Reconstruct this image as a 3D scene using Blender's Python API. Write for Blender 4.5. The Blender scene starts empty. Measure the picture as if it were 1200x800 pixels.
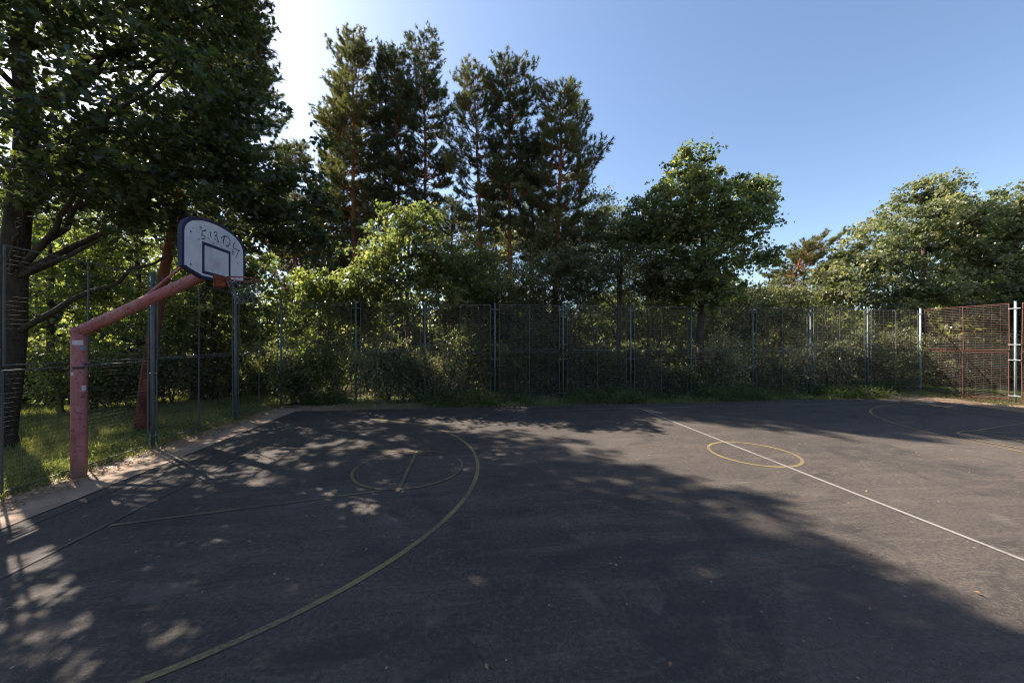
import bpy, math, random
import numpy as np
from math import radians as R
C = bpy.context.scene.collection
rng = np.random.default_rng(7)
PI = math.pi

# ------------------------------------------------------------------ frame
TH = R(6.85)
U = np.array([math.cos(TH), math.sin(TH)])
V = np.array([-U[1], U[0]])
C1 = np.array([4.494, 6.53])
F = 409.5
CAMH = 2.1

def P(u, v, z=0.0):
    p = C1 + u * U + v * V
    return (float(p[0]), float(p[1]), z)

def at(px, depth):
    """ground position seen in column px at that depth"""
    return np.array([(px - 600) / F * depth, depth])

# ------------------------------------------------------------------ materials
def newmat(name):
    m = bpy.data.materials.new(name)
    m.use_nodes = True
    nt = m.node_tree
    for n in list(nt.nodes):
        nt.nodes.remove(n)
    out = nt.nodes.new('ShaderNodeOutputMaterial')
    return m, nt, out

class NT:
    def __init__(s, name):
        s.m, s.nt, s.out = newmat(name)
    def n(s, typ, **kw):
        nd = s.nt.nodes.new(typ)
        for k, v in kw.items():
            setattr(nd, k, v)
        return nd
    def l(s, a, b):
        s.nt.links.new(a, b)
    def noise(s, scale, detail=4, rough=.55, vec=None, dist=0):
        nd = s.n('ShaderNodeTexNoise')
        nd.inputs['Scale'].default_value = scale
        nd.inputs['Detail'].default_value = detail
        nd.inputs['Roughness'].default_value = rough
        nd.inputs['Distortion'].default_value = dist
        if vec: s.l(vec, nd.inputs['Vector'])
        return nd.outputs['Fac']
    def ramp(s, fac, stops, interp='LINEAR'):
        nd = s.n('ShaderNodeValToRGB')
        cr = nd.color_ramp
        cr.interpolation = interp
        while len(cr.elements) < len(stops): cr.elements.new(.5)
        for e, (p, c) in zip(cr.elements, stops):
            e.position = p
            e.color = (c[0], c[1], c[2], 1) if hasattr(c, '__len__') else (c, c, c, 1)
        s.l(fac, nd.inputs['Fac'])
        return nd.outputs['Color']
    def mix(s, fac, a, b, mode='MIX'):
        nd = s.n('ShaderNodeMix', data_type='RGBA', blend_type=mode)
        for sock, v in ((nd.inputs[0], fac), (nd.inputs[6], a), (nd.inputs[7], b)):
            if isinstance(v, (int, float)): sock.default_value = v
            elif isinstance(v, tuple): sock.default_value = (*v, 1)
            else: s.l(v, sock)
        return nd.outputs[2]
    def math(s, op, a, b=None):
        nd = s.n('ShaderNodeMath', operation=op)
        for i, v in enumerate((a, b)):
            if v is None: continue
            if isinstance(v, (int, float)): nd.inputs[i].default_value = v
            else: s.l(v, nd.inputs[i])
        return nd.outputs[0]
    def bump(s, h, strength=.3, dist=.02):
        nd = s.n('ShaderNodeBump')
        nd.inputs['Strength'].default_value = strength
        nd.inputs['Distance'].default_value = dist
        s.l(h, nd.inputs['Height'])
        return nd.outputs['Normal']
    def principled(s, color, rough=.8, spec=.3, metal=0, normal=None, alpha=None):
        b = s.n('ShaderNodeBsdfPrincipled')
        if isinstance(color, tuple): b.inputs['Base Color'].default_value = (*color, 1)
        else: s.l(color, b.inputs['Base Color'])
        if isinstance(rough, (int, float)): b.inputs['Roughness'].default_value = rough
        else: s.l(rough, b.inputs['Roughness'])
        b.inputs['Specular IOR Level'].default_value = spec
        b.inputs['Metallic'].default_value = metal
        if normal: s.l(normal, b.inputs['Normal'])
        if alpha is not None: s.l(alpha, b.inputs['Alpha'])
        s.l(b.outputs[0], s.out.inputs['Surface'])
        return b
    def coord(s, kind='Object'):
        return s.n('ShaderNodeTexCoord').outputs[kind]

def leaf_mat(name, cols, trans, tfac=.45, rough=.5, spec=.35):
    s = NT(name)
    a = s.n('ShaderNodeAttribute', attribute_name='tint')
    k = len(cols)
    col = s.ramp(a.outputs['Fac'], [(i / max(1, k - 1), c) for i, c in enumerate(cols)])
    b = s.n('ShaderNodeBsdfPrincipled')
    s.l(col, b.inputs['Base Color'])
    b.inputs['Roughness'].default_value = rough
    b.inputs['Specular IOR Level'].default_value = spec
    t = s.n('ShaderNodeBsdfTranslucent')
    tc = s.mix(1.0, col, trans, 'MULTIPLY')
    s.l(tc, t.inputs['Color'])
    mx = s.n('ShaderNodeMixShader')
    mx.inputs[0].default_value = tfac
    s.l(b.outputs[0], mx.inputs[1]); s.l(t.outputs[0], mx.inputs[2])
    s.l(mx.outputs[0], s.out.inputs['Surface'])
    return s.m

def bark_mat(name, c1, c2, scale=6, upper=None, z0=2, z1=6):
    s = NT(name)
    co = s.coord('Object')
    mp = s.n('ShaderNodeMapping'); mp.inputs['Scale'].default_value = (scale, scale, scale * .22)
    s.l(co, mp.inputs['Vector'])
    f = s.noise(1.6, 6, .65, mp.outputs[0], 1.2)
    f2 = s.noise(.35, 3, .5, mp.outputs[0])
    col = s.ramp(f, [(.3, c1), (.62, c2)])
    if upper:
        sep = s.n('ShaderNodeSeparateXYZ'); s.l(co, sep.inputs[0])
        mr = s.n('ShaderNodeMapRange'); mr.inputs[1].default_value = z0; mr.inputs[2].default_value = z1
        s.l(sep.outputs[2], mr.inputs[0])
        ucol = s.ramp(f, [(.3, tuple(x * .55 for x in upper)), (.6, upper)])
        col = s.mix(mr.outputs[0], col, ucol)
    s.principled(col, .9, .15, normal=s.bump(s.math('ADD', f, f2), .9, .03))
    return s.m

def paint_mat(name, base, worn, amount=.5, rough=.55, scale=9, spec=.4, metal=0):
    s = NT(name)
    co = s.coord('Object')
    f = s.noise(scale, 7, .7, co)
    g = s.noise(scale * .17, 3, .6, co)
    h = s.math('ADD', s.math('MULTIPLY', f, .7), s.math('MULTIPLY', g, .3))
    fac = s.ramp(h, [(amount, 0), (amount + .08, 1)])
    sh = s.mix(s.math('MULTIPLY', g, .35), base, tuple(x * .6 for x in base))
    col = s.mix(fac, sh, worn)
    s.principled(col, rough, spec, metal, normal=s.bump(f, .12, .004))
    return s.m

M = {}
# asphalt
def mk_asphalt():
    s = NT('asphalt')
    co = s.coord('Object')
    big = s.noise(.35, 5, .6, co, .6)
    mid = s.noise(2.2, 6, .65, co)
    fine = s.noise(95, 3, .7, co)
    grit = s.noise(210, 2, .6, co)
    coarse = s.noise(26, 4, .75, co)
    col = s.ramp(big, [(.30, (.036, .030, .027)), (.5, (.061, .050, .043)), (.68, (.092, .075, .062))])
    col = s.mix(s.ramp(mid, [(.35, 0.0), (.75, .6)]), col, (.112, .093, .075))
    mp = s.n('ShaderNodeMapping'); mp.inputs['Scale'].default_value = (.35, 2.6, 1); s.l(co, mp.inputs['Vector'])
    st = s.noise(1.3, 7, .75, mp.outputs[0], .8)
    col = s.mix(s.ramp(st, [(.47, 0.0), (.62, .75)]), col, (.135, .110, .088))
    col = s.mix(s.ramp(coarse, [(.36, .7), (.50, 0.0)]), col, (.030, .026, .026))
    col = s.mix(s.ramp(coarse, [(.53, 0.0), (.66, .6)]), col, (.19, .155, .125))
    col = s.mix(s.ramp(fine, [(.40, .65), (.55, 0.0)]), col, (.026, .025, .026))
    col = s.mix(s.ramp(grit, [(.58, 0.0), (.68, .85)]), col, (.30, .26, .22))
    # isolated pale stones and specks
    vs = s.n('ShaderNodeTexVoronoi', feature='F1'); vs.inputs['Scale'].default_value = 13; s.l(co, vs.inputs['Vector'])
    sp = s.n('ShaderNodeSeparateColor'); s.l(vs.outputs['Color'], sp.inputs[0])
    pick = s.math('GREATER_THAN', sp.outputs[0], .94)
    near = s.math('LESS_THAN', vs.outputs['Distance'], .13)
    col = s.mix(s.math('MULTIPLY', s.math('MULTIPLY', pick, near), .75), col, (.36, .31, .24))
    # darker damp or oily patches and lighter repaired patches
    stn = s.noise(.9, 5, .6, co, 1.5)
    col = s.mix(s.ramp(stn, [(.55, 0.0), (.64, .55)]), col, (.038, .035, .034))
    stn2 = s.noise(.55, 5, .7, co, 2.5)
    col = s.mix(s.ramp(stn2, [(.60, 0.0), (.66, .35)]), col, (.17, .142, .118))
    v = s.n('ShaderNodeTexVoronoi', feature='DISTANCE_TO_EDGE'); v.inputs['Scale'].default_value = .32
    wob = s.n('ShaderNodeTexNoise'); wob.inputs['Scale'].default_value = 1.7; wob.inputs['Detail'].default_value = 6
    s.l(co, wob.inputs['Vector'])
    va = s.n('ShaderNodeVectorMath', operation='ADD'); s.l(co, va.inputs[0]); s.l(wob.outputs['Color'], va.inputs[1])
    s.l(va.outputs[0], v.inputs['Vector'])
    ck = s.math('MULTIPLY', s.ramp(v.outputs['Distance'], [(.0, 1), (.0035, 0)]), s.ramp(s.noise(.5, 2, .5, co), [(.5, 0), (.62, .8)]))
    col = s.mix(ck, col, (.02, .02, .02))
    # old patch repairs with dark sealed seams
    pv = s.n('ShaderNodeTexVoronoi', feature='F1', distance='CHEBYCHEV'); pv.inputs['Scale'].default_value = .16; s.l(co, pv.inputs['Vector'])
    pc = s.n('ShaderNodeSeparateColor'); s.l(pv.outputs['Color'], pc.inputs[0])
    col = s.mix(s.math('MULTIPLY', s.math('GREATER_THAN', pc.outputs[1], .7), .16), col, (.16, .13, .11))
    col = s.mix(s.math('MULTIPLY', s.math('LESS_THAN', pc.outputs[2], .25), .22), col, (.022, .02, .02))
    col = s.mix(1.0, col, (.86, .845, .835), 'MULTIPLY')
    hgt = s.math('ADD', s.math('ADD', s.math('MULTIPLY', fine, .6), s.math('MULTIPLY', grit, .5)), coarse)
    s.principled(col, .86, .3, normal=s.bump(hgt, .8, .008))
    return s.m
M['asphalt'] = mk_asphalt()

def mk_line(name, c, wear=.5):
    s = NT(name)
    co = s.coord('Object')
    f = s.noise(38, 5, .85, co)
    g = s.noise(1.1, 5, .7, co)
    h = s.math('ADD', s.math('MULTIPLY', f, .6), s.math('MULTIPLY', g, .4))
    fac = s.ramp(h, [(wear - .07, 0), (wear + .07, 1)])
    col = s.mix(fac, c, (.080, .068, .058))
    s.principled(col, .8, .25, normal=s.bump(f, .3, .003))
    return s.m
M['yellow'] = mk_line('yellow_line_paint', (.25, .185, .072), .52)
M['yellow_faint'] = mk_line('faded_yellow_line_paint', (.185, .148, .066), .485)
M['white_line'] = mk_line('white_line_paint', (.255, .235, .215), .57)
M['white_gone'] = mk_line('worn_away_white_line_paint', (.15, .135, .12), .42)
M['white_faint'] = mk_line('faded_white_line_paint', (.25, .225, .20), .48)

def mk_concrete():
    s = NT('concrete')
    co = s.coord('Object')
    a = s.noise(1.3, 6, .65, co, .5); b = s.noise(60, 4, .7, co); c = s.noise(6, 5, .7, co)
    col = s.ramp(a, [(.3, (.24, .165, .115)), (.55, (.36, .26, .185)), (.8, (.46, .345, .25))])
    col = s.mix(s.ramp(c, [(.5, 0.0), (.7, .5)]), col, (.15, .095, .065))
    col = s.mix(s.ramp(b, [(.4, .4), (.55, 0.0)]), col, (.09, .08, .07))
    s.principled(col, .9, .2, normal=s.bump(s.math('ADD', b, c), .4, .008))
    return s.m
M['concrete'] = mk_concrete()

def mk_dirt():
    s = NT('sandy_dirt')
    co = s.coord('Object')
    a = s.noise(.9, 6, .7, co, .8); b = s.noise(40, 5, .75, co); c = s.noise(7, 6, .7, co)
    col = s.ramp(a, [(.3, (.19, .125, .085)), (.55, (.30, .215, .15)), (.75, (.38, .28, .20))])
    col = s.mix(s.ramp(c, [(.52, 0.0), (.66, .7)]), col, (.12, .065, .04))
    col = s.mix(s.ramp(b, [(.38, .5), (.5, 0.0)]), col, (.08, .05, .035))
    s.principled(col, .95, .1, normal=s.bump(s.math('ADD', b, c), .8, .02))
    return s.m
M['dirt'] = mk_dirt()

def mk_ground():
    s = NT('forest_floor')
    co = s.coord('Object')
    a = s.noise(.5, 6, .7, co, .6); b = s.noise(22, 6, .8, co); c = s.noise(3, 5, .7, co)
    col = s.ramp(b, [(.3, (.03, .02, .012)), (.5, (.085, .055, .032)), (.7, (.16, .105, .06))])
    gr = s.ramp(b, [(.3, (.03, .05, .012)), (.6, (.10, .14, .035)), (.8, (.20, .20, .08))])
    col = s.mix(s.ramp(s.math('ADD', s.math('MULTIPLY', a, .6), s.math('MULTIPLY', c, .4)), [(.42, 0), (.55, 1)]), col, gr)
    s.principled(col, .95, .1, normal=s.bump(s.math('ADD', b, c), 1, .05))
    return s.m
M['ground'] = mk_ground()

M['post'] = paint_mat('blue_grey_post_paint', (.095, .118, .130), (.18, .15, .13), .56, .5, 14, .5)
M['galv'] = paint_mat('pale_galvanised_steel', (.40, .43, .45), (.56, .57, .57), .55, .42, 12, .5, .3)
M['frame_grey'] = paint_mat('weathered_frame_paint', (.105, .105, .10), (.15, .085, .055), .58, .6, 12)
M['frame_red'] = paint_mat('red_frame_paint', (.15, .048, .038), (.22, .13, .10), .58, .6, 12)
M['wire'] = paint_mat('grey_wire', (.20, .165, .145), (.17, .10, .07), .55, .6, 20, .3, .0)
M['pink'] = paint_mat('faded_pink_red_paint', (.43, .125, .125), (.17, .035, .028), .585, .5, 7, .4)
def mk_pink():
    s = NT('faded_pink_red_paint')
    co = s.coord('Object')
    a = s.noise(2.2, 5, .65, co, .6); b = s.noise(24, 6, .75, co); c = s.noise(7, 6, .7, co)
    mp = s.n('ShaderNodeMapping'); mp.inputs['Scale'].default_value = (26, 26, 1.6); s.l(co, mp.inputs['Vector'])
    run = s.noise(1, 5, .7, mp.outputs[0])
    col = s.ramp(a, [(.3, (.30, .085, .085)), (.5, (.39, .135, .13)), (.7, (.46, .21, .20))])
    col = s.mix(s.ramp(run, [(.54, 0.0), (.70, .6)]), col, (.20, .05, .04))
    col = s.mix(s.ramp(b, [(.56, 0.0), (.60, .85)]), col, (.13, .04, .025))
    col = s.mix(s.ramp(c, [(.60, 0.0), (.63, .8)]), col, (.17, .055, .035))
    sep = s.n('ShaderNodeSeparateXYZ'); s.l(co, sep.inputs[0])
    low = s.math('SUBTRACT', s.math('ADD', s.math('MULTIPLY', c, .5), .12), sep.outputs[2])
    col = s.mix(s.ramp(low, [(.0, 0.0), (.25, .75)]), col, (.16, .10, .07))
    s.principled(col, .62, .35, normal=s.bump(s.math('ADD', b, c), .25, .004))
    return s.m
M['wire_dark'] = paint_mat('dark_weathered_wire', (.065, .058, .052), (.09, .06, .045), .55, .7, 20, .2, .0)
M['wire_red'] = paint_mat('rusty_wire', (.24, .16, .14), (.36, .29, .26), .5, .6, 3, .3, .0)
M['pink'] = mk_pink()
M['rim'] = paint_mat('orange_red_paint', (.27, .060, .035), (.15, .04, .025), .6, .5, 12)
M['navy'] = paint_mat('navy_border_paint', (.028, .022, .062), (.07, .05, .08), .62, .55, 10)
M['ink'] = paint_mat('marker_ink', (.015, .055, .050), (.05, .10, .10), .70, .6, 20)
M['net'] = paint_mat('dirty_white_cord', (.24, .22, .22), (.12, .10, .09), .52, .9, 20)
M['stk_white'] = paint_mat('white_sticker', (.60, .56, .55), (.35, .32, .32), .55, .6, 40)
M['stk_teal'] = paint_mat('teal_sticker', (.12, .28, .32), (.25, .25, .28), .55, .6, 40)
M['stk_dark'] = paint_mat('dark_sticker', (.06, .045, .05), (.2, .12, .12), .62, .6, 40)
M['stk_blue'] = paint_mat('blue_sticker', (.05, .05, .16), (.4, .4, .45), .60, .6, 60)

def mk_board():
    s = NT('grubby_white_board')
    co = s.coord('Object')
    a = s.noise(2.5, 6, .7, co, .5); b = s.noise(30, 5, .75, co)
    col = s.ramp(a, [(.3, (.46, .41, .43)), (.6, (.66, .60, .62))])
    # ball scuffs gathered in the middle of the board
    sep = s.n('ShaderNodeSeparateXYZ'); s.l(co, sep.inputs[0])
    dy = s.math('MULTIPLY', sep.outputs[1], 3.6)
    dz = s.math('MULTIPLY', s.math('SUBTRACT', sep.outputs[2], .27), 4.6)
    d = s.math('SQRT', s.math('ADD', s.math('MULTIPLY', dy, dy), s.math('MULTIPLY', dz, dz)))
    d = s.math('ADD', d, s.math('MULTIPLY', a, .9))
    col = s.mix(s.ramp(d, [(.45, .62), (1.35, 0.0)]), col, (.36, .25, .25))
    col = s.mix(s.ramp(b, [(.60, 0.0), (.72, .5)]), col, (.2, .17, .18))
    s.principled(col, .6, .3)
    return s.m
M['board'] = mk_board()

M['bark'] = bark_mat('grey_brown_bark', (.035, .025, .02), (.12, .085, .065))
M['bark_dark'] = bark_mat('dark_bark', (.022, .016, .013), (.075, .055, .042))
M['bark_pine'] = bark_mat('pine_bark', (.05, .026, .018), (.16, .085, .055), 7, (.36, .13, .062), 1.5, 5)
M['bark_red'] = bark_mat('orange_pine_bark', (.045, .018, .012), (.17, .060, .036), 7, (.30, .10, .05), 2, 5)
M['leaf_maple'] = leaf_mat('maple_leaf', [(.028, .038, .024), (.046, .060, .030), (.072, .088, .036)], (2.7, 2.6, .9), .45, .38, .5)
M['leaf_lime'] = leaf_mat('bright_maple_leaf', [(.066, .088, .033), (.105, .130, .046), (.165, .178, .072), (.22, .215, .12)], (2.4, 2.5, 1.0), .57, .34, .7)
M['leaf_mid'] = leaf_mat('green_leaf', [(.046, .064, .030), (.080, .100, .042), (.13, .142, .060), (.20, .19, .10)], (2.2, 2.3, 1.0), .54, .34, .7)
M['leaf_dark'] = leaf_mat('dark_green_leaf', [(.062, .076, .048), (.105, .118, .066), (.155, .16, .09), (.22, .205, .135)], (2.0, 2.0, 1.0), .55, .34, .7)
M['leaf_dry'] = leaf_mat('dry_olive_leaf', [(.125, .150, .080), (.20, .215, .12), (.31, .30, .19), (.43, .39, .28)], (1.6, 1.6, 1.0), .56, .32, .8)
M['leaf_oak'] = leaf_mat('olive_oak_leaf', [(.068, .090, .048), (.115, .136, .072), (.18, .19, .11), (.28, .265, .18)], (1.9, 1.9, .9), .46, .38, .5)
M['needle'] = leaf_mat('pine_needle', [(.044, .058, .036), (.074, .090, .048), (.12, .128, .060)], (1.5, 1.6, .7), .36)
M['needle_olive'] = leaf_mat('sunny_pine_needle', [(.080, .084, .042), (.135, .135, .062), (.21, .19, .085)], (1.5, 1.6, .7), .38)
M['needle_brown'] = leaf_mat('brown_pine_needle', [(.10, .072, .042), (.17, .115, .062), (.26, .165, .09)], (1.4, 1.3, .7), .32)
M['grass'] = leaf_mat('grass_blade', [(.06, .085, .024), (.115, .14, .044), (.21, .205, .10), (.32, .29, .17)], (1.8, 1.9, .8), .40)
M['weed'] = leaf_mat('weed_leaf', [(.040, .060, .024), (.070, .095, .036), (.12, .14, .055), (.19, .18, .09)], (2.2, 2.2, 1.0), .45)
M['litter'] = leaf_mat('fallen_leaf', [(.30, .20, .07), (.26, .10, .04), (.33, .24, .11), (.16, .09, .04), (.34, .27, .14)], (1.0, .8, .5), .15)

# ------------------------------------------------------------------ mesh helpers
def mesh_np(name, verts, faces_idx, sizes, mat, tint=None, smooth=False):
    """verts (n,3); faces_idx flat loop vertex indices; sizes per face"""
    me = bpy.data.meshes.new(name)
    nv, nl, nf = len(verts), len(faces_idx), len(sizes)
    me.vertices.add(nv); me.loops.add(nl); me.polygons.add(nf)
    me.vertices.foreach_set('co', np.ascontiguousarray(verts, dtype=np.float32).ravel())
    me.loops.foreach_set('vertex_index', np.ascontiguousarray(faces_idx, dtype=np.int32))
    st = np.zeros(nf, dtype=np.int32); st[1:] = np.cumsum(sizes)[:-1]
    me.polygons.foreach_set('loop_start', st)
    if smooth:
        me.polygons.foreach_set('use_smooth', np.ones(nf, dtype=bool))
    if tint is not None:
        a = me.attributes.new('tint', 'FLOAT', 'POINT')
        a.data.foreach_set('value', np.ascontiguousarray(tint, dtype=np.float32))
    me.update(calc_edges=True)
    if mat: me.materials.append(mat)
    return me

def link(name, me, parent=None, loc=None, rz=None):
    o = bpy.data.objects.new(name, me)
    C.objects.link(o)
    if parent: o.parent = parent
    if loc is not None: o.location = loc
    if rz is not None: o.rotation_euler = (0, 0, rz)
    return o

def tag(o, label=None, cat=None, group=None, kind=None):
    if label: o['label'] = label
    if cat: o['category'] = cat
    if group: o['group'] = group
    if kind: o['kind'] = kind
    return o

def empty(name, loc, rz=0):
    o = link(name, None, None, loc, rz)
    o.empty_display_size = .2
    return o

class MB:
    def __init__(s): s.v = []; s.f = []
    def box(s, x0, x1, y0, y1, z0, z1):
        b = len(s.v)
        s.v += [(x0,y0,z0),(x1,y0,z0),(x1,y1,z0),(x0,y1,z0),(x0,y0,z1),(x1,y0,z1),(x1,y1,z1),(x0,y1,z1)]
        s.f += [tuple(b+i for i in q) for q in ((0,3,2,1),(4,5,6,7),(0,1,5,4),(1,2,6,5),(2,3,7,6),(3,0,4,7))]
    def tube(s, pts, rad, n=8, cap=True, closed=False):
        pts = [np.array(p, float) for p in pts]
        k = len(pts)
        if isinstance(rad, (int, float)): rad = [rad] * k
        b = len(s.v)
        prev = None
        for i, p in enumerate(pts):
            if closed: t = pts[(i+1) % k] - pts[i-1]
            else: t = pts[min(i+1, k-1)] - pts[max(i-1, 0)]
            t = t / (np.linalg.norm(t) + 1e-9)
            if prev is None:
                a = np.array([0, 0, 1.]) if abs(t[2]) < .9 else np.array([1., 0, 0])
                a = np.cross(t, a)
            else: a = prev - t * (prev @ t)
            a /= np.linalg.norm(a) + 1e-9
            prev = a
            c = np.cross(t, a)
            for j in range(n):
                w = 2 * PI * j / n
                q = p + rad[i] * (a * math.cos(w) + c * math.sin(w))
                s.v.append(tuple(q))
        for i in range(k if closed else k - 1):
            i2 = (i + 1) % k
            for j in range(n):
                j2 = (j + 1) % n
                s.f.append((b+i*n+j, b+i*n+j2, b+i2*n+j2, b+i2*n+j))
        if cap and not closed:
            s.f.append(tuple(b + j for j in reversed(range(n))))
            s.f.append(tuple(b + (k-1)*n + j for j in range(n)))
    def prism(s, poly, x0, x1):
        """polygon in (y,z), extruded along x"""
        b = len(s.v); n = len(poly)
        s.v += [(x0, y, z) for y, z in poly] + [(x1, y, z) for y, z in poly]
        s.f.append(tuple(b + i for i in reversed(range(n))))
        s.f.append(tuple(b + n + i for i in range(n)))
        for i in range(n):
            j = (i + 1) % n
            s.f.append((b+i, b+j, b+n+j, b+n+i))
    def mesh(s, name, mat, smooth=False, bevel=0):
        me = bpy.data.meshes.new(name)
        me.from_pydata(s.v, [], s.f)
        me.update()
        if smooth: me.polygons.foreach_set('use_smooth', np.ones(len(me.polygons), dtype=bool))
        me.materials.append(mat)
        return me
    def obj(s, name, mat, parent=None, smooth=False, loc=None, rz=None, bevel=0):
        o = link(name, s.mesh(name, mat, smooth), parent, loc, rz)
        if smooth:
            md = o.modifiers.new('edges', 'EDGE_SPLIT'); md.split_angle = R(40)
        if bevel:
            md = o.modifiers.new('bevel', 'BEVEL'); md.width = bevel; md.segments = 2; md.limit_method = 'ANGLE'
        return o

# ------------------------------------------------------------------ branches and leaves (numpy)
class Tubes:
    def __init__(s): s.v = []; s.f = []; s.nv = 0
    def add(s, pts, r, n=6):
        pts = np.asarray(pts, float); r = np.asarray(r, float); k = len(pts)
        t = np.gradient(pts, axis=0); t /= np.linalg.norm(t, axis=1)[:, None] + 1e-9
        ref = np.array([.31, .95, .05]) if abs(t[:, 2]).mean() > .5 else np.array([.1, .1, 1.])
        a = np.cross(t, ref); a /= np.linalg.norm(a, axis=1)[:, None] + 1e-9
        c = np.cross(t, a)
        w = np.arange(n) * 2 * PI / n
        ring = pts[:, None] + r[:, None, None] * (a[:, None] * np.cos(w)[None, :, None] + c[:, None] * np.sin(w)[None, :, None])
        s.v.append(ring.reshape(-1, 3))
        i = np.arange(k - 1)[:, None] * n; j = np.arange(n)[None]; j2 = (j + 1) % n
        s.f.append(np.stack([i + j, i + j2, i + n + j2, i + n + j], -1).reshape(-1, 4) + s.nv)
        s.nv += k * n
    def mesh(s, name, mat):
        v = np.concatenate(s.v); f = np.concatenate(s.f)
        return mesh_np(name, v, f.ravel(), np.full(len(f), 4), mat, smooth=True)

LEAF = {
 'oval': (np.array([[0,0,0],[.5,.30,.06],[1,0,-.04],[.5,-.30,.06]]), [(0,1,2,3)]),
 'fold': (np.array([[0,0,0],[.45,.33,.10],[1,0,0],[.45,-.33,.10],[.45,0,0]]), [(0,4,2,1),(0,3,2,4)]),
 'maple': (np.array([[0,0,0],[.02,.30,.03],[-.08,.46,.02],[.22,.40,.05],[.38,.62,.0],[.50,.30,.05],[.72,.26,.03],[.68,.14,.02],[1,0,-.08],
                     [.68,-.14,.02],[.72,-.26,.03],[.50,-.30,.05],[.38,-.62,.0],[.22,-.40,.05],[-.08,-.46,.02],[.02,-.30,.03]]), [tuple(range(16))]),
 'star': (np.array([[0,0,0],[.05,.42,.04],[.42,.55,0],[.50,.22,.05],[1,0,-.05],[.50,-.22,.05],[.42,-.55,0],[.05,-.42,.04]]), [tuple(range(8))]),
 'needle': (np.array([[0,.035,0],[1,0,0],[0,-.035,0]]), [(0,1,2)]),
 'blade': (np.array([[0,.5,0],[.55,.32,.0],[1,0,.0],[.55,-.32,.0],[0,-.5,0]]), [(0,1,2,3,4)]),
}

def scatter(kind, pos, d, nrm, size, width=1.0):
    """leaf copies at pos, pointing along d with normal ~nrm"""
    tv, tf = LEAF[kind]
    d = d / (np.linalg.norm(d, axis=1)[:, None] + 1e-9)
    b = np.cross(nrm, d); b /= np.linalg.norm(b, axis=1)[:, None] + 1e-9
    n = np.cross(d, b)
    N = len(pos); k = len(tv)
    size = np.broadcast_to(size, (N,)); width = np.broadcast_to(width, (N,))
    v = pos[:, None] + size[:, None, None] * (tv[None, :, 0:1] * d[:, None] + (tv[None, :, 1:2] * width[:, None, None]) * b[:, None] + tv[None, :, 2:3] * n[:, None])
    idx = np.concatenate([np.array(f) for f in tf])
    F_ = (np.arange(N)[:, None] * k + idx[None]).ravel()
    S_ = np.tile([len(f) for f in tf], N)
    return v.reshape(-1, 3), F_, S_, k

def leaves_mesh(name, mat, kind, pos, d, nrm, size, tint, width=1.0):
    v, f, s, k = scatter(kind, pos, d, nrm, size, width)
    return mesh_np(name, v, f, s, mat, np.repeat(tint, k))

def rnd_dir(g, n, up=0.0):
    d = g.normal(size=(n, 3)); d[:, 2] += up
    return d / np.linalg.norm(d, axis=1)[:, None]

def curve(p0, p1, g, sag=.12, k=7, lift=0.15):
    """gently arched branch"""
    p0 = np.asarray(p0, float); p1 = np.asarray(p1, float)
    L = np.linalg.norm(p1 - p0)
    t = np.linspace(0, 1, k)[:, None]
    mid = (p0 + p1) / 2 + g.normal(size=3) * L * sag + np.array([0, 0, lift * L])
    pts = (1-t)**2 * p0 + 2*t*(1-t) * mid + t**2 * p1
    pts[1:-1] += g.normal(size=(k-2, 3)) * L * .012
    return pts

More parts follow.
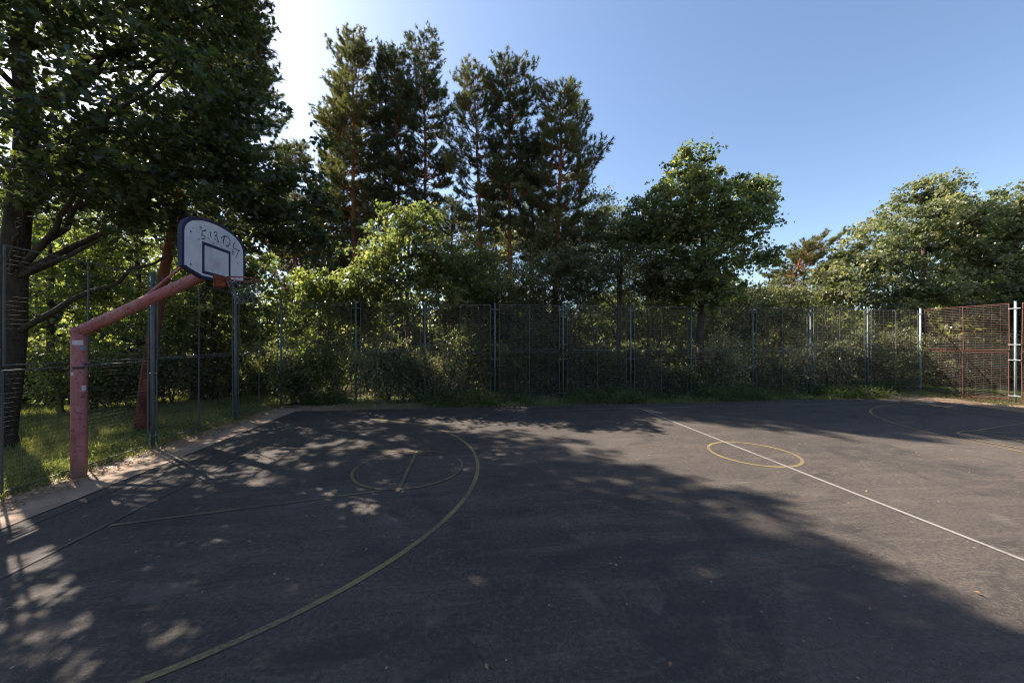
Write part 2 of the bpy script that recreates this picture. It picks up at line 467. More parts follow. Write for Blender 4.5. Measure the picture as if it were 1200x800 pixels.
def broadleaf(name, base, trunk_h, trunk_r, blobs, n_cl, lpc, leaf, mat, bark, label, cat='tree', group=None,
              cl_r=.55, size=.10, n_limb=10, seed=1, lean=(0, 0), flat=.55, extra_limbs=(), hole=.38, kind='fold',
              part_names=('trunk', 'crown'), stems=1, up=1.1, shell=.45):
    """blobs: list of (dx,dy,z, rx,ry,rz, weight) relative to the base"""
    g = np.random.default_rng(seed)
    root = empty(name, (float(base[0]), float(base[1]), 0))
    tag(root, label, cat, group)
    tb = Tubes()
    skel = []
    for sidx in range(stems):
        off = g.normal(size=2) * (.0 if stems == 1 else .35)
        ln = np.array(lean) + (g.normal(size=2) * .5 if stems > 1 else 0)
        k = 12
        t = np.linspace(0, 1, k)
        tp = np.c_[off[0] + ln[0] * t + np.cumsum(g.normal(size=k)) * .012 * trunk_h * .4,
                   off[1] + ln[1] * t + np.cumsum(g.normal(size=k)) * .012 * trunk_h * .4, t * trunk_h - .05]
        tp[0, :2] = off
        rr = trunk_r * (1 - .82 * t) ** .8; rr[0] *= 1.28
        if trunk_r > .12:
            tp = np.insert(tp, 1, tp[0] * .96 + tp[1] * .04, 0); tp[1, 2] = .25; rr = np.insert(rr, 1, trunk_r * 1.02)
        tb.add(tp, rr, 10 if trunk_r > .1 else 6)
        skel += [(p, r) for p, r in zip(tp[3:], rr[3:])]
    w = np.array([b[6] if len(b) > 6 else b[3]*b[4]*b[5] for b in blobs], float); w /= w.sum()
    cen = []
    while len(cen) < n_cl:
        b = blobs[g.choice(len(blobs), p=w)]
        q = g.normal(size=3); q /= np.linalg.norm(q); q *= g.random() ** shell * (1 + .16 * math.sin(q[0]*4+seed) * math.sin(q[1]*4+seed*1.3) + .10 * math.sin(q[2]*7+seed*.7)) * (1.18 if g.random() < .08 else 1)
        p = np.array(b[:3]) + q * np.array(b[3:6])
        # pockets with no foliage
        h = math.sin(p[0]*1.9+seed) * math.sin(p[1]*1.7+seed*2) * math.sin(p[2]*2.3+seed*3)
        if h > hole and g.random() < .85: continue
        if p[2] < .15: continue
        cen.append(p)
    cen = np.array(cen)
    # limbs
    tgt = list(extra_limbs)
    idx = g.choice(len(cen), size=min(n_limb, len(cen)), replace=False)
    tgt += [cen[i] for i in idx]
    sk = np.array([p for p, r in skel])
    limb_pts = []; limb_r = []
    for q in tgt:
        q = np.asarray(q, float)
        hd = np.hypot(*(q[:2] - sk[:, :2].mean(0)))
        zt = q[2] - hd * .55 - .2
        cand = np.abs(sk[:, 2] - zt) + .3 * np.hypot(sk[:, 0] - q[0], sk[:, 1] - q[1])
        i = int(np.argmin(cand))
        r0 = min(skel[i][1] * .5, .018 + .013 * hd * (trunk_r / .2))
        pts = curve(sk[i], q, g, .07, 10, .08)
        rr = np.linspace(r0, max(.008, r0 * .2), 10)
        tb.add(pts, rr, 7)
        limb_pts.append(pts[2:]); limb_r.append(rr[2:])
    # twigs to clusters, each can start on an earlier twig
    lp = np.concatenate(limb_pts + [sk[-5:]]); lr = np.concatenate(limb_r + [np.array([r for _, r in skel[-5:]])])
    order = np.argsort([np.min(np.linalg.norm(lp - c, axis=1)) for c in cen])
    nd = [lp]; nr = [lr]
    allp = lp; allr = lr
    for ii, i in enumerate(order):
        c = cen[i]
        dd = np.linalg.norm(allp - c, axis=1) + .4 * np.maximum(0, allp[:, 2] - c[2])
        j = int(np.argmin(dd))
        if dd[j] > .12:
            kk = 5 if dd[j] > 1 else 4
            pts = curve(allp[j], c, g, .08, kk, .05)
            r0 = min(allr[j] * .75, .006 + .011 * dd[j])
            rr = np.linspace(r0, .003, kk)
            tb.add(pts, rr, 4)
            allp = np.concatenate([allp, pts[1:]]); allr = np.concatenate([allr, rr[1:]])
    # leaves sit along fine sprigs that fan out from every twig end
    ns = 7
    cr1 = cl_r * g.uniform(.5, 1.45, n_cl)
    out = cen - np.array([0, 0, cen[:, 2].mean()]) ; out[:, 2] *= .4
    out /= np.linalg.norm(out, axis=1)[:, None] + 1e-6
    sd_ = g.normal(size=(n_cl, ns, 3)) + out[:, None] * .55
    sd_[:, :, 2] = sd_[:, :, 2] * flat + .10
    sd_ /= np.linalg.norm(sd_, axis=2)[:, :, None]
    sl_ = cr1[:, None] * g.uniform(.55, 1.3, (n_cl, ns))
    n = n_cl * lpc
    ci = np.repeat(np.arange(n_cl), lpc)
    si = g.integers(0, ns, n)
    t = g.random(n) ** .75
    sdir = sd_[ci, si]
    sag = (t ** 2 * sl_[ci, si] * .28)[:, None] * np.array([0, 0, 1.])
    pos = cen[ci] + sdir * (t * sl_[ci, si])[:, None] - sag + g.normal(size=(n, 3)) * (.05 + .05 * cl_r) * np.array([1, 1, .6])
    pos[:, 2] = np.maximum(pos[:, 2], .05)
    dirs = sdir * .8 + g.normal(size=(n, 3)) * .6; dirs[:, 2] -= .35
    nr_ = rnd_dir(g, n, up)
    ctint = g.normal(size=n_cl) * .17
    tint = np.clip(.45 + ctint[ci] + g.normal(size=n) * .20 + .12 * (t - .5), 0, 1)
    sz = size * g.uniform(.55, 1.25, n)
    q0 = np.repeat(cen, ns, 0); sdf = sd_.reshape(-1, 3); slf = sl_.reshape(-1, 1)
    q1 = q0 + sdf * slf * .55 - np.array([0, 0, .3]) * .28 * slf; q2 = q0 + sdf * slf * .95 - np.array([0, 0, .9]) * .28 * slf
    tv = []
    for q, rad_ in ((q0, .0055), (q1, .004), (q2, .002)):
        for kx in range(3):
            w_ = kx * 2.094
            tv.append(q + np.array([math.cos(w_), .6 * math.sin(w_), .8 * math.sin(w_)]) * rad_)
    tv = np.stack(tv, 1)      # (n,9,3)
    fidx = np.array([[0,1,4,3],[1,2,5,4],[2,0,3,5],[3,4,7,6],[4,5,8,7],[5,3,6,8]])
    tb.f.append((np.arange(len(q0))[:, None, None] * 9 + fidx[None]).reshape(-1, 4) + tb.nv)
    tb.v.append(tv.reshape(-1, 3)); tb.nv += len(q0) * 9
    link(part_names[0], tb.mesh(part_names[0], bark), root)
    link(part_names[1], leaves_mesh(part_names[1], mat, kind, pos, dirs, nr_, sz, tint), root)
    return root

def pine(name, base, h, r, crown0, rad, label, mat, seed, lean=(0, 0), bark=None, tufts=1.0, group=None, top_sharp=1.0, cat='pine tree', side=None, density=1.0):
    g = np.random.default_rng(seed)
    root = empty(name, (float(base[0]), float(base[1]), 0))
    tag(root, label, cat, group)
    k = 16; t = np.linspace(0, 1, k)
    wob = np.cumsum(g.normal(size=(k, 2)), 0) * .035
    tp = np.c_[lean[0]*t**1.3 + wob[:, 0]*t, lean[1]*t**1.3 + wob[:, 1]*t, t*h - .05]
    rr = r * (1 - t) ** .75 + .012; rr[0] *= 1.2
    tb = Tubes(); tb.add(tp, rr, 10)
    def trunk(z):
        return np.array([np.interp(z, tp[:, 2], tp[:, i]) for i in range(3)]), np.interp(z, tp[:, 2], rr)
    tp_pos = []; tp_dir = []; tp_s = []
    z = crown0; wi = 0
    while z < h - .15:
        f = (z - crown0) / (h - crown0)
        prof = (math.sin(min(1, (f + .16) * 1.7) * PI / 2) * (1 - f) ** (.55 / top_sharp) + .06) * (1 + .22 * math.sin(z * 1.9 + seed) + .12 * math.sin(z * 4.3))
        nb = g.integers(3, 7)
        a0 = g.random() * 6.28
        for b in range(nb):
            if g.random() < .12: continue
            az = a0 + b * 2 * PI / nb + g.normal() * .3
            L = rad * 1.10 * prof * g.uniform(.45, 1.2)
            if side is not None:
                L *= 1 + .45 * math.cos(az - side)
            if L < .18: L = .18
            rise = .15 + .75 * f + g.normal() * .10
            p0, r0 = trunk(z + g.normal() * .08)
            d = np.array([math.cos(az), math.sin(az), rise * .8])
            p1 = p0 + d * L + np.array([0, 0, .12 * L])
            m = p0 + d * L * .5 + np.array([0, 0, -.08 * L])
            tt = np.linspace(0, 1, 6)[:, None]
            pts = (1-tt)**2*p0 + 2*tt*(1-tt)*m + tt**2*p1
            pts[1:-1] += g.normal(size=(4, 3)) * .04 * L * .5
            rb = min(r0 * .42, .012 + .012 * L)
            tb.add(pts, np.linspace(rb, .005, 6), 5)
            # side twigs
            nt_ = max(3, int(L * 10.5 * density))
            for q in range(nt_):
                s = .32 + .68 * (q + g.random()) / nt_
                pp = (1-s)**2*p0 + 2*s*(1-s)*m + s**2*p1
                l2 = (.22 + .34 * L * (1.15 - s)) * g.uniform(.6, 1.2)
                sa = az + (1 if q % 2 else -1) * g.uniform(.4, 1.2)
                d2 = np.array([math.cos(sa), math.sin(sa), rise * .5 + g.uniform(.05, .5)])
                e = pp + d2 * l2
                mm = (pp + e) / 2 + g.normal(size=3) * .03
                tb.add([pp, mm, e], [.008, .006, .003], 3)
                nn = max(2, int(l2 / .14))
                for w in range(nn):
                    ss = .35 + .65 * (w + 1) / nn
                    tp_pos.append(pp + (e - pp) * ss + g.normal(size=3) * .05)
                    dd = d2 + g.normal(size=3) * .5; dd[2] += .35
                    tp_dir.append(dd / np.linalg.norm(dd)); tp_s.append(g.uniform(.75, 1.2))
            tp_pos.append(p1); tp_dir.append(d / np.linalg.norm(d)); tp_s.append(1.1)
        z += (.36 - .12 * f) * g.uniform(.75, 1.25); wi += 1
    # dead snags under the crown
    for i in range(g.integers(6, 13)):
        z = g.uniform(crown0 * .35, crown0 * 1.05)
        p0, r0 = trunk(z); az = g.random() * 6.28; L = g.uniform(.4, 1.5)
        d = np.array([math.cos(az), math.sin(az), g.uniform(-.1, .35)])
        tb.add([p0, p0 + d*L*.5 + g.normal(size=3)*.05, p0 + d * L], [.018, .011, .004], 4)
    link('trunk', tb.mesh('trunk', bark or M['bark_pine']), root)
    tp_pos = np.array(tp_pos); tp_dir = np.array(tp_dir); tp_s = np.array(tp_s)
    nn = int(26 * tufts)
    N = len(tp_pos)
    ci = np.repeat(np.arange(N), nn)
    dd = tp_dir[ci] * .75 + g.normal(size=(N*nn, 3)) * .55
    dd /= np.linalg.norm(dd, axis=1)[:, None]
    pos = tp_pos[ci] - tp_dir[ci] * (g.random(N*nn) * .16)[:, None]
    tint = np.clip(.42 + (g.normal(size=N)*.18)[ci] + g.normal(size=N*nn)*.12, 0, 1)
    sz = .155 * tp_s[ci] * g.uniform(.8, 1.2, N*nn)
    link('crown', leaves_mesh('crown', mat, 'needle', pos, dd, rnd_dir(g, N*nn), sz, tint, width=1.9), root)
    return root


# ------------------------------------------------------------------ sun, sky, camera
SUN_AZ = R(57.3)          # left of the viewing direction
SUN_EL = R(42)
sd = np.array([-math.sin(SUN_AZ) * math.cos(SUN_EL), math.cos(SUN_AZ) * math.cos(SUN_EL), math.sin(SUN_EL)])
w = bpy.data.worlds.new('World'); bpy.context.scene.world = w
w.use_nodes = True
wn = w.node_tree
for n in list(wn.nodes): wn.nodes.remove(n)
sky = wn.nodes.new('ShaderNodeTexSky'); sky.sky_type = 'NISHITA'; sky.sun_disc = False
sky.sun_elevation = SUN_EL; sky.sun_rotation = -SUN_AZ
sky.altitude = 300; sky.air_density = 1.0; sky.dust_density = 1.05; sky.ozone_density = 1.6
bg = wn.nodes.new('ShaderNodeBackground'); bg.inputs['Strength'].default_value = .086
wo = wn.nodes.new('ShaderNodeOutputWorld')
wn.links.new(sky.outputs[0], bg.inputs[0]); wn.links.new(bg.outputs[0], wo.inputs[0])
sl = bpy.data.lights.new('sun', 'SUN'); sl.energy = 5.0; sl.angle = R(.53); sl.color = (1, .90, .78)
so = bpy.data.objects.new('sun', sl); C.objects.link(so)
from mathutils import Vector
so.rotation_euler = Vector(tuple(sd)).to_track_quat('Z', 'Y').to_euler()
so.location = (-20, 20, 30)

cam = bpy.data.cameras.new('camera'); co = bpy.data.objects.new('camera', cam); C.objects.link(co)
cam.sensor_width = 36; cam.lens = 36 * F / 1200; cam.clip_end = 2000; cam.clip_start = .05
co.location = (0, 0, CAMH); co.rotation_euler = (PI / 2, 0, 0)
bpy.context.scene.camera = co
sc = bpy.context.scene
sc.view_settings.view_transform = 'Standard'; sc.view_settings.look = 'None'
sc.view_settings.exposure = 1.52; sc.view_settings.gamma = 1
sc.view_settings.use_curve_mapping = False
sc.cycles.filter_width = 1.1
sc.cycles.max_bounces = 11; sc.cycles.diffuse_bounces = 8; sc.cycles.glossy_bounces = 2; sc.cycles.transmission_bounces = 8

# ------------------------------------------------------------------ ground sheets
def sheet(name, u0, u1, v0, v1, z, mat, wob=0.0, nseg=60, seed=0, label=None, sides='udlr'):
    """outline in court coordinates with a slightly ragged edge"""
    g = np.random.default_rng(seed)
    pts = []
    def edge(a, b, n, rag):
        a = np.array(a, float); b = np.array(b, float)
        t = np.linspace(0, 1, n, endpoint=False)[:, None]
        q = a + (b - a) * t
        if rag and wob:
            nrm = np.array([-(b-a)[1], (b-a)[0]]); nrm = nrm / np.linalg.norm(nrm)
            o = np.convolve(g.normal(size=n + 8), np.ones(5) / 5, 'same')[4:-4] * wob
            o[0] = 0
            q = q + o[:, None] * nrm
        return q
    for a, b, s in (((u0,v0),(u1,v0),'d'), ((u1,v0),(u1,v1),'r'), ((u1,v1),(u0,v1),'u'), ((u0,v1),(u0,v0),'l')):
        pts.append(edge(a, b, nseg if s in sides else 2, s in sides))
    q = np.concatenate(pts)
    vs = [(x, y, 0) for x, y in q]
    me = bpy.data.meshes.new(name); me.from_pydata(vs, [], [tuple(range(len(vs)))]); me.update()
    me.materials.append(mat)
    o = link(name, me, None, (float(C1[0]), float(C1[1]), z), TH)
    tag(o, kind='structure')
    return o

# terrain, gently uneven away from the court
n = 130
gx = np.sign(np.linspace(-1, 1, n)) * np.abs(np.linspace(-1, 1, n)) ** 2.2 * 420
gy = gx + 5
X, Y = np.meshgrid(gx, gy)
dcam = np.hypot(X, Y - 3)
Z = np.clip((dcam - 20) / 60, 0, 1) * (np.sin(X * .05) + np.sin(Y * .043 + 1)) * 1.2
vi = np.arange(n * n).reshape(n, n)
fc = np.stack([vi[:-1, :-1], vi[:-1, 1:], vi[1:, 1:], vi[1:, :-1]], -1).reshape(-1, 4)
me = mesh_np('ground', np.stack([X, Y, Z], -1).reshape(-1, 3), fc.ravel(), np.full(len(fc), 4), M['ground'], smooth=True)
tag(link('ground', me), kind='structure')

sheet('dirt_strip', 10.2, 13.75, -9, 6.6, .004, M['dirt'], .12, 80, 3, sides='rlu')
sheet('sandy_path', -12.0, -6.6, 4.6, 6.5, .004, M['dirt'], .25, 60, 4, sides='ur')
sheet('concrete_strip', -11.42, -10.30, -9, 5.7, .008, M['concrete'], .03, 60, 5, sides='l')
sheet('asphalt_court', -10.42, 10.85, -9, 5.22, .012, M['asphalt'], .07, 120, 6, sides='ur')

# joint and cracks along the left edge of the court
mb = MB()
for (u0, du, sgn) in ((-10.42, .020, 1), (-10.18, .010, 1)):
    for i in range(46):
        v0 = -9 + i * .31
        if v0 > 5.1: break
        if sgn and du < .02 and (v0 < -1.6 or v0 > 1.2): continue
        a = u0 + .008 * math.sin(i * 1.7); b = u0 + .008 * math.sin((i + 1) * 1.7)
        k = len(mb.v)
        mb.v += [(a, v0, 0), (a + du, v0, 0), (b + du, v0 + .31, 0), (b, v0 + .31, 0)]; mb.f.append((k, k+1, k+2, k+3))
s_ = NT('dark_joint'); s_.principled((.018, .017, .017), .95, .1)
tag(mb.obj('joint', s_.m, None, loc=(float(C1[0]), float(C1[1]), .016), rz=TH), kind='structure')
bpy.data.objects['joint'].name = 'pavement_joint'

# ------------------------------------------------------------------ painted markings
def line_obj(name, pts, wd, mat, z=.017, closed=False):
    pts = np.array(pts, float); k = len(pts)
    if closed: t = np.roll(pts, -1, 0) - np.roll(pts, 1, 0)
    else: t = np.gradient(pts, axis=0)
    t /= np.linalg.norm(t, axis=1)[:, None]
    nn = np.c_[-t[:, 1], t[:, 0]] * wd / 2
    v = np.concatenate([pts + nn, pts - nn]); v = np.c_[v, np.zeros(2 * k)]
    m_ = k if closed else k - 1
    f = [(i, i + k, (i + 1) % k + k, (i + 1) % k) for i in range(m_)]
    f = [(a, d, c, b) for a, b, c, d in f]
    me = bpy.data.meshes.new(name); me.from_pydata([tuple(q) for q in v], [], f); me.update()
    me.materials.append(mat)
    o = link(name, me, None, (float(C1[0]), float(C1[1]), z), TH)
    tag(o, kind='structure'); return o
def arc(cx, cy, r, a0, a1, n=72): return [(cx + r * math.cos(R(a0 + (a1-a0)*i/(n-1))), cy + r * math.sin(R(a0 + (a1-a0)*i/(n-1)))) for i in range(n)]
def seg(a, b, n=24): return [(a[0] + (b[0]-a[0])*i/(n-1), a[1] + (b[1]-a[1])*i/(n-1)) for i in range(n)]
line_obj('center_circle', arc(0, 0, .72, 0, 355, 72), .055, M['yellow'], .017, True)
line_obj('halfway_line', seg((0, -4.43), (0, 4.43)), .05, M['white_line'], .021)
line_obj('far_sideline', seg((-3.4, 4.45), (9.35, 4.45)), .05, M['white_faint'], .017)
line_obj('near_sideline', seg((-9.35, -4.45), (9.35, -4.45)), .05, M['white_faint'], .017)
for s, nm in ((-1, ''), (1, '')):
    a = (-90, 90) if s < 0 else (90, 270)
    line_obj('three_point_line', arc(s * 9.11, 0, 4.0, *a), .06, M['yellow'], .017)
    line_obj('key_circle', arc(s * 6.24, 0, .865, 0, 355), .05, M['yellow_faint'] if s < 0 else M['yellow'], .021, True)
    line_obj('free_throw_line', seg((s * 6.24, -.98), (s * 6.24, .865)), .06, M['yellow_faint'] if s < 0 else M['yellow'], .025)
    line_obj('key_line', seg((s * 6.45, -.87), (s * 9.3, -1.47)), .05, M['yellow_faint'] if s < 0 else M['yellow'], .0185)
    line_obj('key_line', seg((s * 6.45, .87), (s * 9.3, 1.47)), .05, M['yellow_faint'] if s < 0 else M['yellow'], .0185)
    line_obj('baseline', seg((s * 9.35, -4.4), (s * 9.35, 4.4)), .05, M['white_gone'], .0195)

# ------------------------------------------------------------------ basketball hoop
hp = P(-11.25, .22, 0)
hoop = empty('basketball_hoop', (hp[0], hp[1], .008), TH)
tag(hoop, 'faded pink steel basketball hoop with graffiti on its white backboard', 'basketball hoop')
# local coordinates: x towards the court centre, y = away from camera
mb = MB()
mb.tube([(0, 0, -.05), (0, 0, 1.2), (0, 0, 2.30)], .085, 28)
mb.tube([(0, 0, 0), (0, 0, .012)], .105, 24)
pole = mb.obj('pole', M['pink'], hoop, True)
ELB = np.array([0, 0, 2.24]); AE = np.array([1.98, -.20, 3.17])
mb = MB(); d_ = (AE - ELB) / np.linalg.norm(AE - ELB)
mb.tube([ELB - d_ * .05, (ELB + AE) / 2, AE], .082, 28)
mb.obj('arm', M['pink'], hoop, True)
# weld bead at the bend, flange and bolts at the board end
mb = MB(); w1 = np.cross(d_, [0, 1, 0]); w1 /= np.linalg.norm(w1); w2 = np.array([0, 1., 0])
cw = ELB + d_ * .085
mb.tube([cw + (w1 * math.cos(a) + w2 * math.sin(a)) * .0835 for a in np.linspace(0, 2*PI, 28, endpoint=False)], .0055, 6, closed=True)
mb.obj('weld', M['pink'], hoop, True)
mb = MB(); mb.tube([AE - d_ * .012, AE + d_ * .004], .115, 24); mb.obj('flange', M['pink'], hoop, True)
mb = MB(); mb.tube([(0, 0, 2.296), (0, 0, 2.306)], .088, 24); mb.obj('pole_cap', M['pink'], hoop, True)
# brace from the arm to the top of the board
b0 = ELB + (AE - ELB) * .48 + np.array([0, 0, .06]); b1 = np.array([2.035, -.20, 3.66])
mb = MB(); mb.tube([b0, b1], .021, 12)
mb.box(b0[0] - .05, b0[0] + .05, b0[1] - .02, b0[1] + .02, b0[2] - .04, b0[2] + .02)
mb.obj('brace', M['pink'], hoop, True)
# stickers wrapped on the pole, facing the court side
def sticker(name, ang, z, wd, ht, mat, z_extra=.0012):
    mb = MB(); k = 8; r = .085 + z_extra; da = wd / .085
    for i in range(k + 1):
        a = R(ang) - da / 2 + da * i / k
        for zz in (z - ht / 2, z + ht / 2): mb.v.append((r * math.cos(a), r * math.sin(a), zz))
        for zz in (z - ht / 2, z + ht / 2): mb.v.append(((r - .001) * math.cos(a), (r - .001) * math.sin(a), zz))
    for i in range(k):
        a = i * 4; b = a + 4
        mb.f += [(a, b, b+1, a+1), (a+2, a+3, b+3, b+2), (a, a+2, b+2, b), (a+1, b+1, b+3, a+3)]
    mb.f += [(0, 1, 3, 2), (4*k, 4*k+2, 4*k+3, 4*k+1)]
    return mb.obj(name, mat, pole, False)
A0 = -45
sticker('sticker', A0 - 10, 2.075, .115, .072, M['stk_white'])['label'] = 'white rectangular sticker'
sticker('sticker', A0 + 32, 1.99, .075, .035, M['stk_teal'])['label'] = 'small teal sticker'
sticker('sticker', A0 + 50, 1.735, .05, .05, M['stk_blue'], .0022)['label'] = 'small dark blue sticker'
sticker('sticker', A0 - 2, 1.685, .135, .042, M['stk_dark'])['label'] = 'long dark sticker'
sticker('sticker', A0 - 52, 1.60, .045, .045, M['stk_white'])['label'] = 'small round white sticker'
sticker('sticker', A0 + 36, 1.37, .055, .085, M['stk_white'], .0016)['label'] = 'torn pale sticker low on the pole'

# backboard: its own empty so that local x=0 is the front face; bottom centre at z0
BX, BY, BZ = 11.25 - 9.15, -.22, 3.02
def outline(inset=0.0, n=22):
    hw = .675 - inset
    pts = []
    zs = .105; zt = .575; top = .92 - inset; bot = 0 + inset
    pts += [(-.30, bot), (.30, bot), (hw, zs + inset * .55)]
    # arched top
    for i in range(n + 1):
        t = i / n
        a = PI * t
        y = hw * math.cos(a)
        z = (zt - inset * .2) + (top - zt + inset * .2) * math.sin(a) ** .78
        pts.append((y, z))
    pts.append((-hw, zs + inset * .55))
    return pts
mb = MB(); mb.prism(outline(.012), -.022, 0)
board = mb.obj('backboard', M['board'], hoop, False, (BX, BY, BZ))
# navy frame around the rim of the board
def ring_prism(o, i, x0, x1):
    mb = MB(); n = len(o)
    for pts, x in ((o, x0), (i, x0), (o, x1), (i, x1)): mb.v += [(x, y, z) for y, z in pts]
    for k in range(n):
        j = (k + 1) % n
        mb.f += [(2*n+k, 2*n+j, 3*n+j, 3*n+k), (k, n+k, n+j, j), (k, j, 2*n+j, 2*n+k), (n+k, 3*n+k, 3*n+j, n+j)]
    return mb
ring_prism(outline(0), outline(.043), -.050, .004).obj('border', M['navy'], board)
rect = lambda y0, y1, z0, z1: [(y0, z0), (y1, z0), (y1, z1), (y0, z1)]
ring_prism(rect(-.305, .305, .075, .545), rect(-.262, .262, .118, .502), -.005, .003).obj('target_square', M['navy'], board)
# back frame of the board
mb = MB()
mb.box(-.060, -.024, -.5, -.46, .08, .76); mb.box(-.060, -.024, .46, .5, .08, .76)
mb.box(-.062, -.025, -.46, .46, .30, .34); mb.box(-.10, -.026, -.12, .12, .10, .22)
mb.obj('back_frame', M['pink'], board)
# graffiti strokes taken down as seen on the board: (y, z) in board space
def unp(zx, zy):
    px = 190 + zx * .1625; py = 240 + zy * .1625
    a = (px - 600) / F
    # board plane: camera ray meets u = -9.15
    p0 = C1 - 9.15 * U
    # p0 + b V = s*(a,1)
    A = np.array([[V[0], -a], [V[1], -1]]); b, s = np.linalg.solve(A, -p0)
    return float(b), float(CAMH + (400 - py) / F * s - BZ - .008)
strokes = [
 [(318,182),(300,185),(285,190),(290,205),(283,218),(300,222),(312,232),(305,245),(290,248),(282,240)],
 [(272,158),(280,165)],[(222,168),(224,171)],[(262,246),(266,249)],
 [(330,240),(335,243)],[(350,205),(347,220),(356,238)],
 [(372,205),(385,192),(398,205),(390,222),(376,220),(396,232),(402,252),(408,272)],[(366,275),(370,280)],
 [(425,240),(438,230),(450,222),(462,232)],[(438,262),(450,225),(440,282)],[(446,230),(470,226),(488,250),(490,280),(472,300),(458,292)],
 [(425,298),(430,301)],
 [(524,270),(508,295),(520,318),(552,322),(545,350),(530,385)],[(500,318),(512,330),(506,345),(520,340)],
 [(542,418),(548,426),(545,432)],[(172,436),(176,440)],[(505,350),(512,360)],[(278,160),(284,168),(276,172)],[(300,190),(306,186),(312,190)],[(395,262),(402,268)],[(345,196),(352,200)],[(462,292),(470,300),(480,300)],[(515,300),(512,310)],[(380,246),(386,250)]]
mb = MB()
for st in strokes:
    q = [unp(*p) for p in st]
    if len(q) == 2 and abs(q[0][0] - q[1][0]) < .03: q = [(q[0][0] - .008, q[0][1]), (q[1][0] + .008, q[1][1])]
    # smooth the stroke
    q = np.array(q)
    if len(q) > 2:
        t = np.linspace(0, len(q) - 1, len(q) * 4); qq = np.c_[np.interp(t, range(len(q)), q[:, 0]), np.interp(t, range(len(q)), q[:, 1])]
        for _ in range(2): qq[1:-1] = (qq[:-2] + qq[1:-1] * 2 + qq[2:]) / 4
        q = qq
    t = np.gradient(q, axis=0); t /= np.linalg.norm(t, axis=1)[:, None] + 1e-9
    wd = .013
    nn = np.c_[-t[:, 1], t[:, 0]] * wd / 2
    b = len(mb.v); k = len(q)
    for x in (.0006, .0018):
        mb.v += [(x, y, z) for y, z in q + nn] + [(x, y, z) for y, z in q - nn]
    for i in range(k - 1):
        mb.f += [(b+2*k+i, b+3*k+i, b+3*k+i+1, b+2*k+i+1), (b+i, b+2*k+i, b+2*k+i+1, b+i+1), (b+k+i, b+k+i+1, b+3*k+i+1, b+3*k+i)]
mb.obj('graffiti', M['ink'], board)
# bolts
mb = MB(); mb.tube([(-.001, 0, 0), (.008, 0, 0)], .011, 10)
bolt = mb.mesh('bolt', M['navy'])
for y in (-.52, .52):
    for z in (.16, .62): link('bolt', bolt, board, (0, y, z))

# rim: bracket, ring, lacing hooks; net
RX, RZ = BX + .385, 3.065
mb = MB()
rr_ = .225
mb.tube([(RX + rr_ * math.cos(a), BY + rr_ * math.sin(a), RZ) for a in np.linspace(0, 2*PI, 40, endpoint=False)], .0095, 8, closed=True)
for s in (-1, 1):
    mb.tube([(BX + .03, BY + s * .05, RZ - .005), (RX - .19, BY + s * .115, RZ)], .008, 8)
    mb.tube([(BX + .02, BY + s * .055, RZ - .11), (RX - .205, BY + s * .085, RZ - .008)], .007, 8)
for i in range(12):
    a = 2 * PI * i / 12
    x, y = RX + rr_ * math.cos(a), BY + rr_ * math.sin(a)
    mb.tube([(x, y, RZ - .006), (x - .012 * math.cos(a), y - .012 * math.sin(a), RZ - .028), (x - .02 * math.cos(a), y - .02 * math.sin(a), RZ - .008)], .003, 5)
rim = mb.obj('rim', M['rim'], hoop, True)
mb = MB()
mb.box(BX + .004, BX + .016, BY - .09, BY + .09, RZ - .135, RZ + .055)
mb.box(BX + .016, BX + .155, BY - .062, BY - .054, RZ - .115, RZ + .018)
mb.box(BX + .016, BX + .155, BY + .054, BY + .062, RZ - .115, RZ + .018)
mb.box(BX + .016, BX + .160, BY - .065, BY + .065, RZ + .012, RZ + .022)
mb.obj('bracket', M['rim'], rim)
g = np.random.default_rng(5)
mb = MB()
def netp(i, lv):
    a = 2 * PI * (i + .5 * (lv % 2)) / 12
    r = [.215, .195, .165, .14, .125, .12][lv]; z = RZ - .02 - .075 * lv
    return np.array([RX + r * math.cos(a), BY + r * math.sin(a), z]) + np.array([math.sin(i*3+lv), math.cos(i*5+lv), math.sin(i*7+lv*2)]) * .008
for lv in range(5):
    for i in range(12):
        if lv >= 3 and i in (2, 3, 7): continue
        for o_ in ((0, 1) if lv % 2 else (0, -1)):
            mb.tube([netp(i, lv), (netp(i, lv) + netp(i + o_, lv + 1)) / 2 + g.normal(size=3) * .004, netp(i + o_, lv + 1)], .0022, 4)
mb.obj('net', M['net'], hoop, True)

# ------------------------------------------------------------------ mesh fences
FH = 3.42
def proj_u(px, v):
    # court u of a point on line v seen in column px
    a = (px - 600) / F; p0 = C1 + v * V
    A = np.array([[U[0], -a], [U[1], -1]]); return float(np.linalg.solve(A, -p0)[0])
def proj_v(px, u):
    a = (px - 600) / F; p0 = C1 + u * U
    A = np.array([[V[0], -a], [V[1], -1]]); return float(np.linalg.solve(A, -p0)[0])

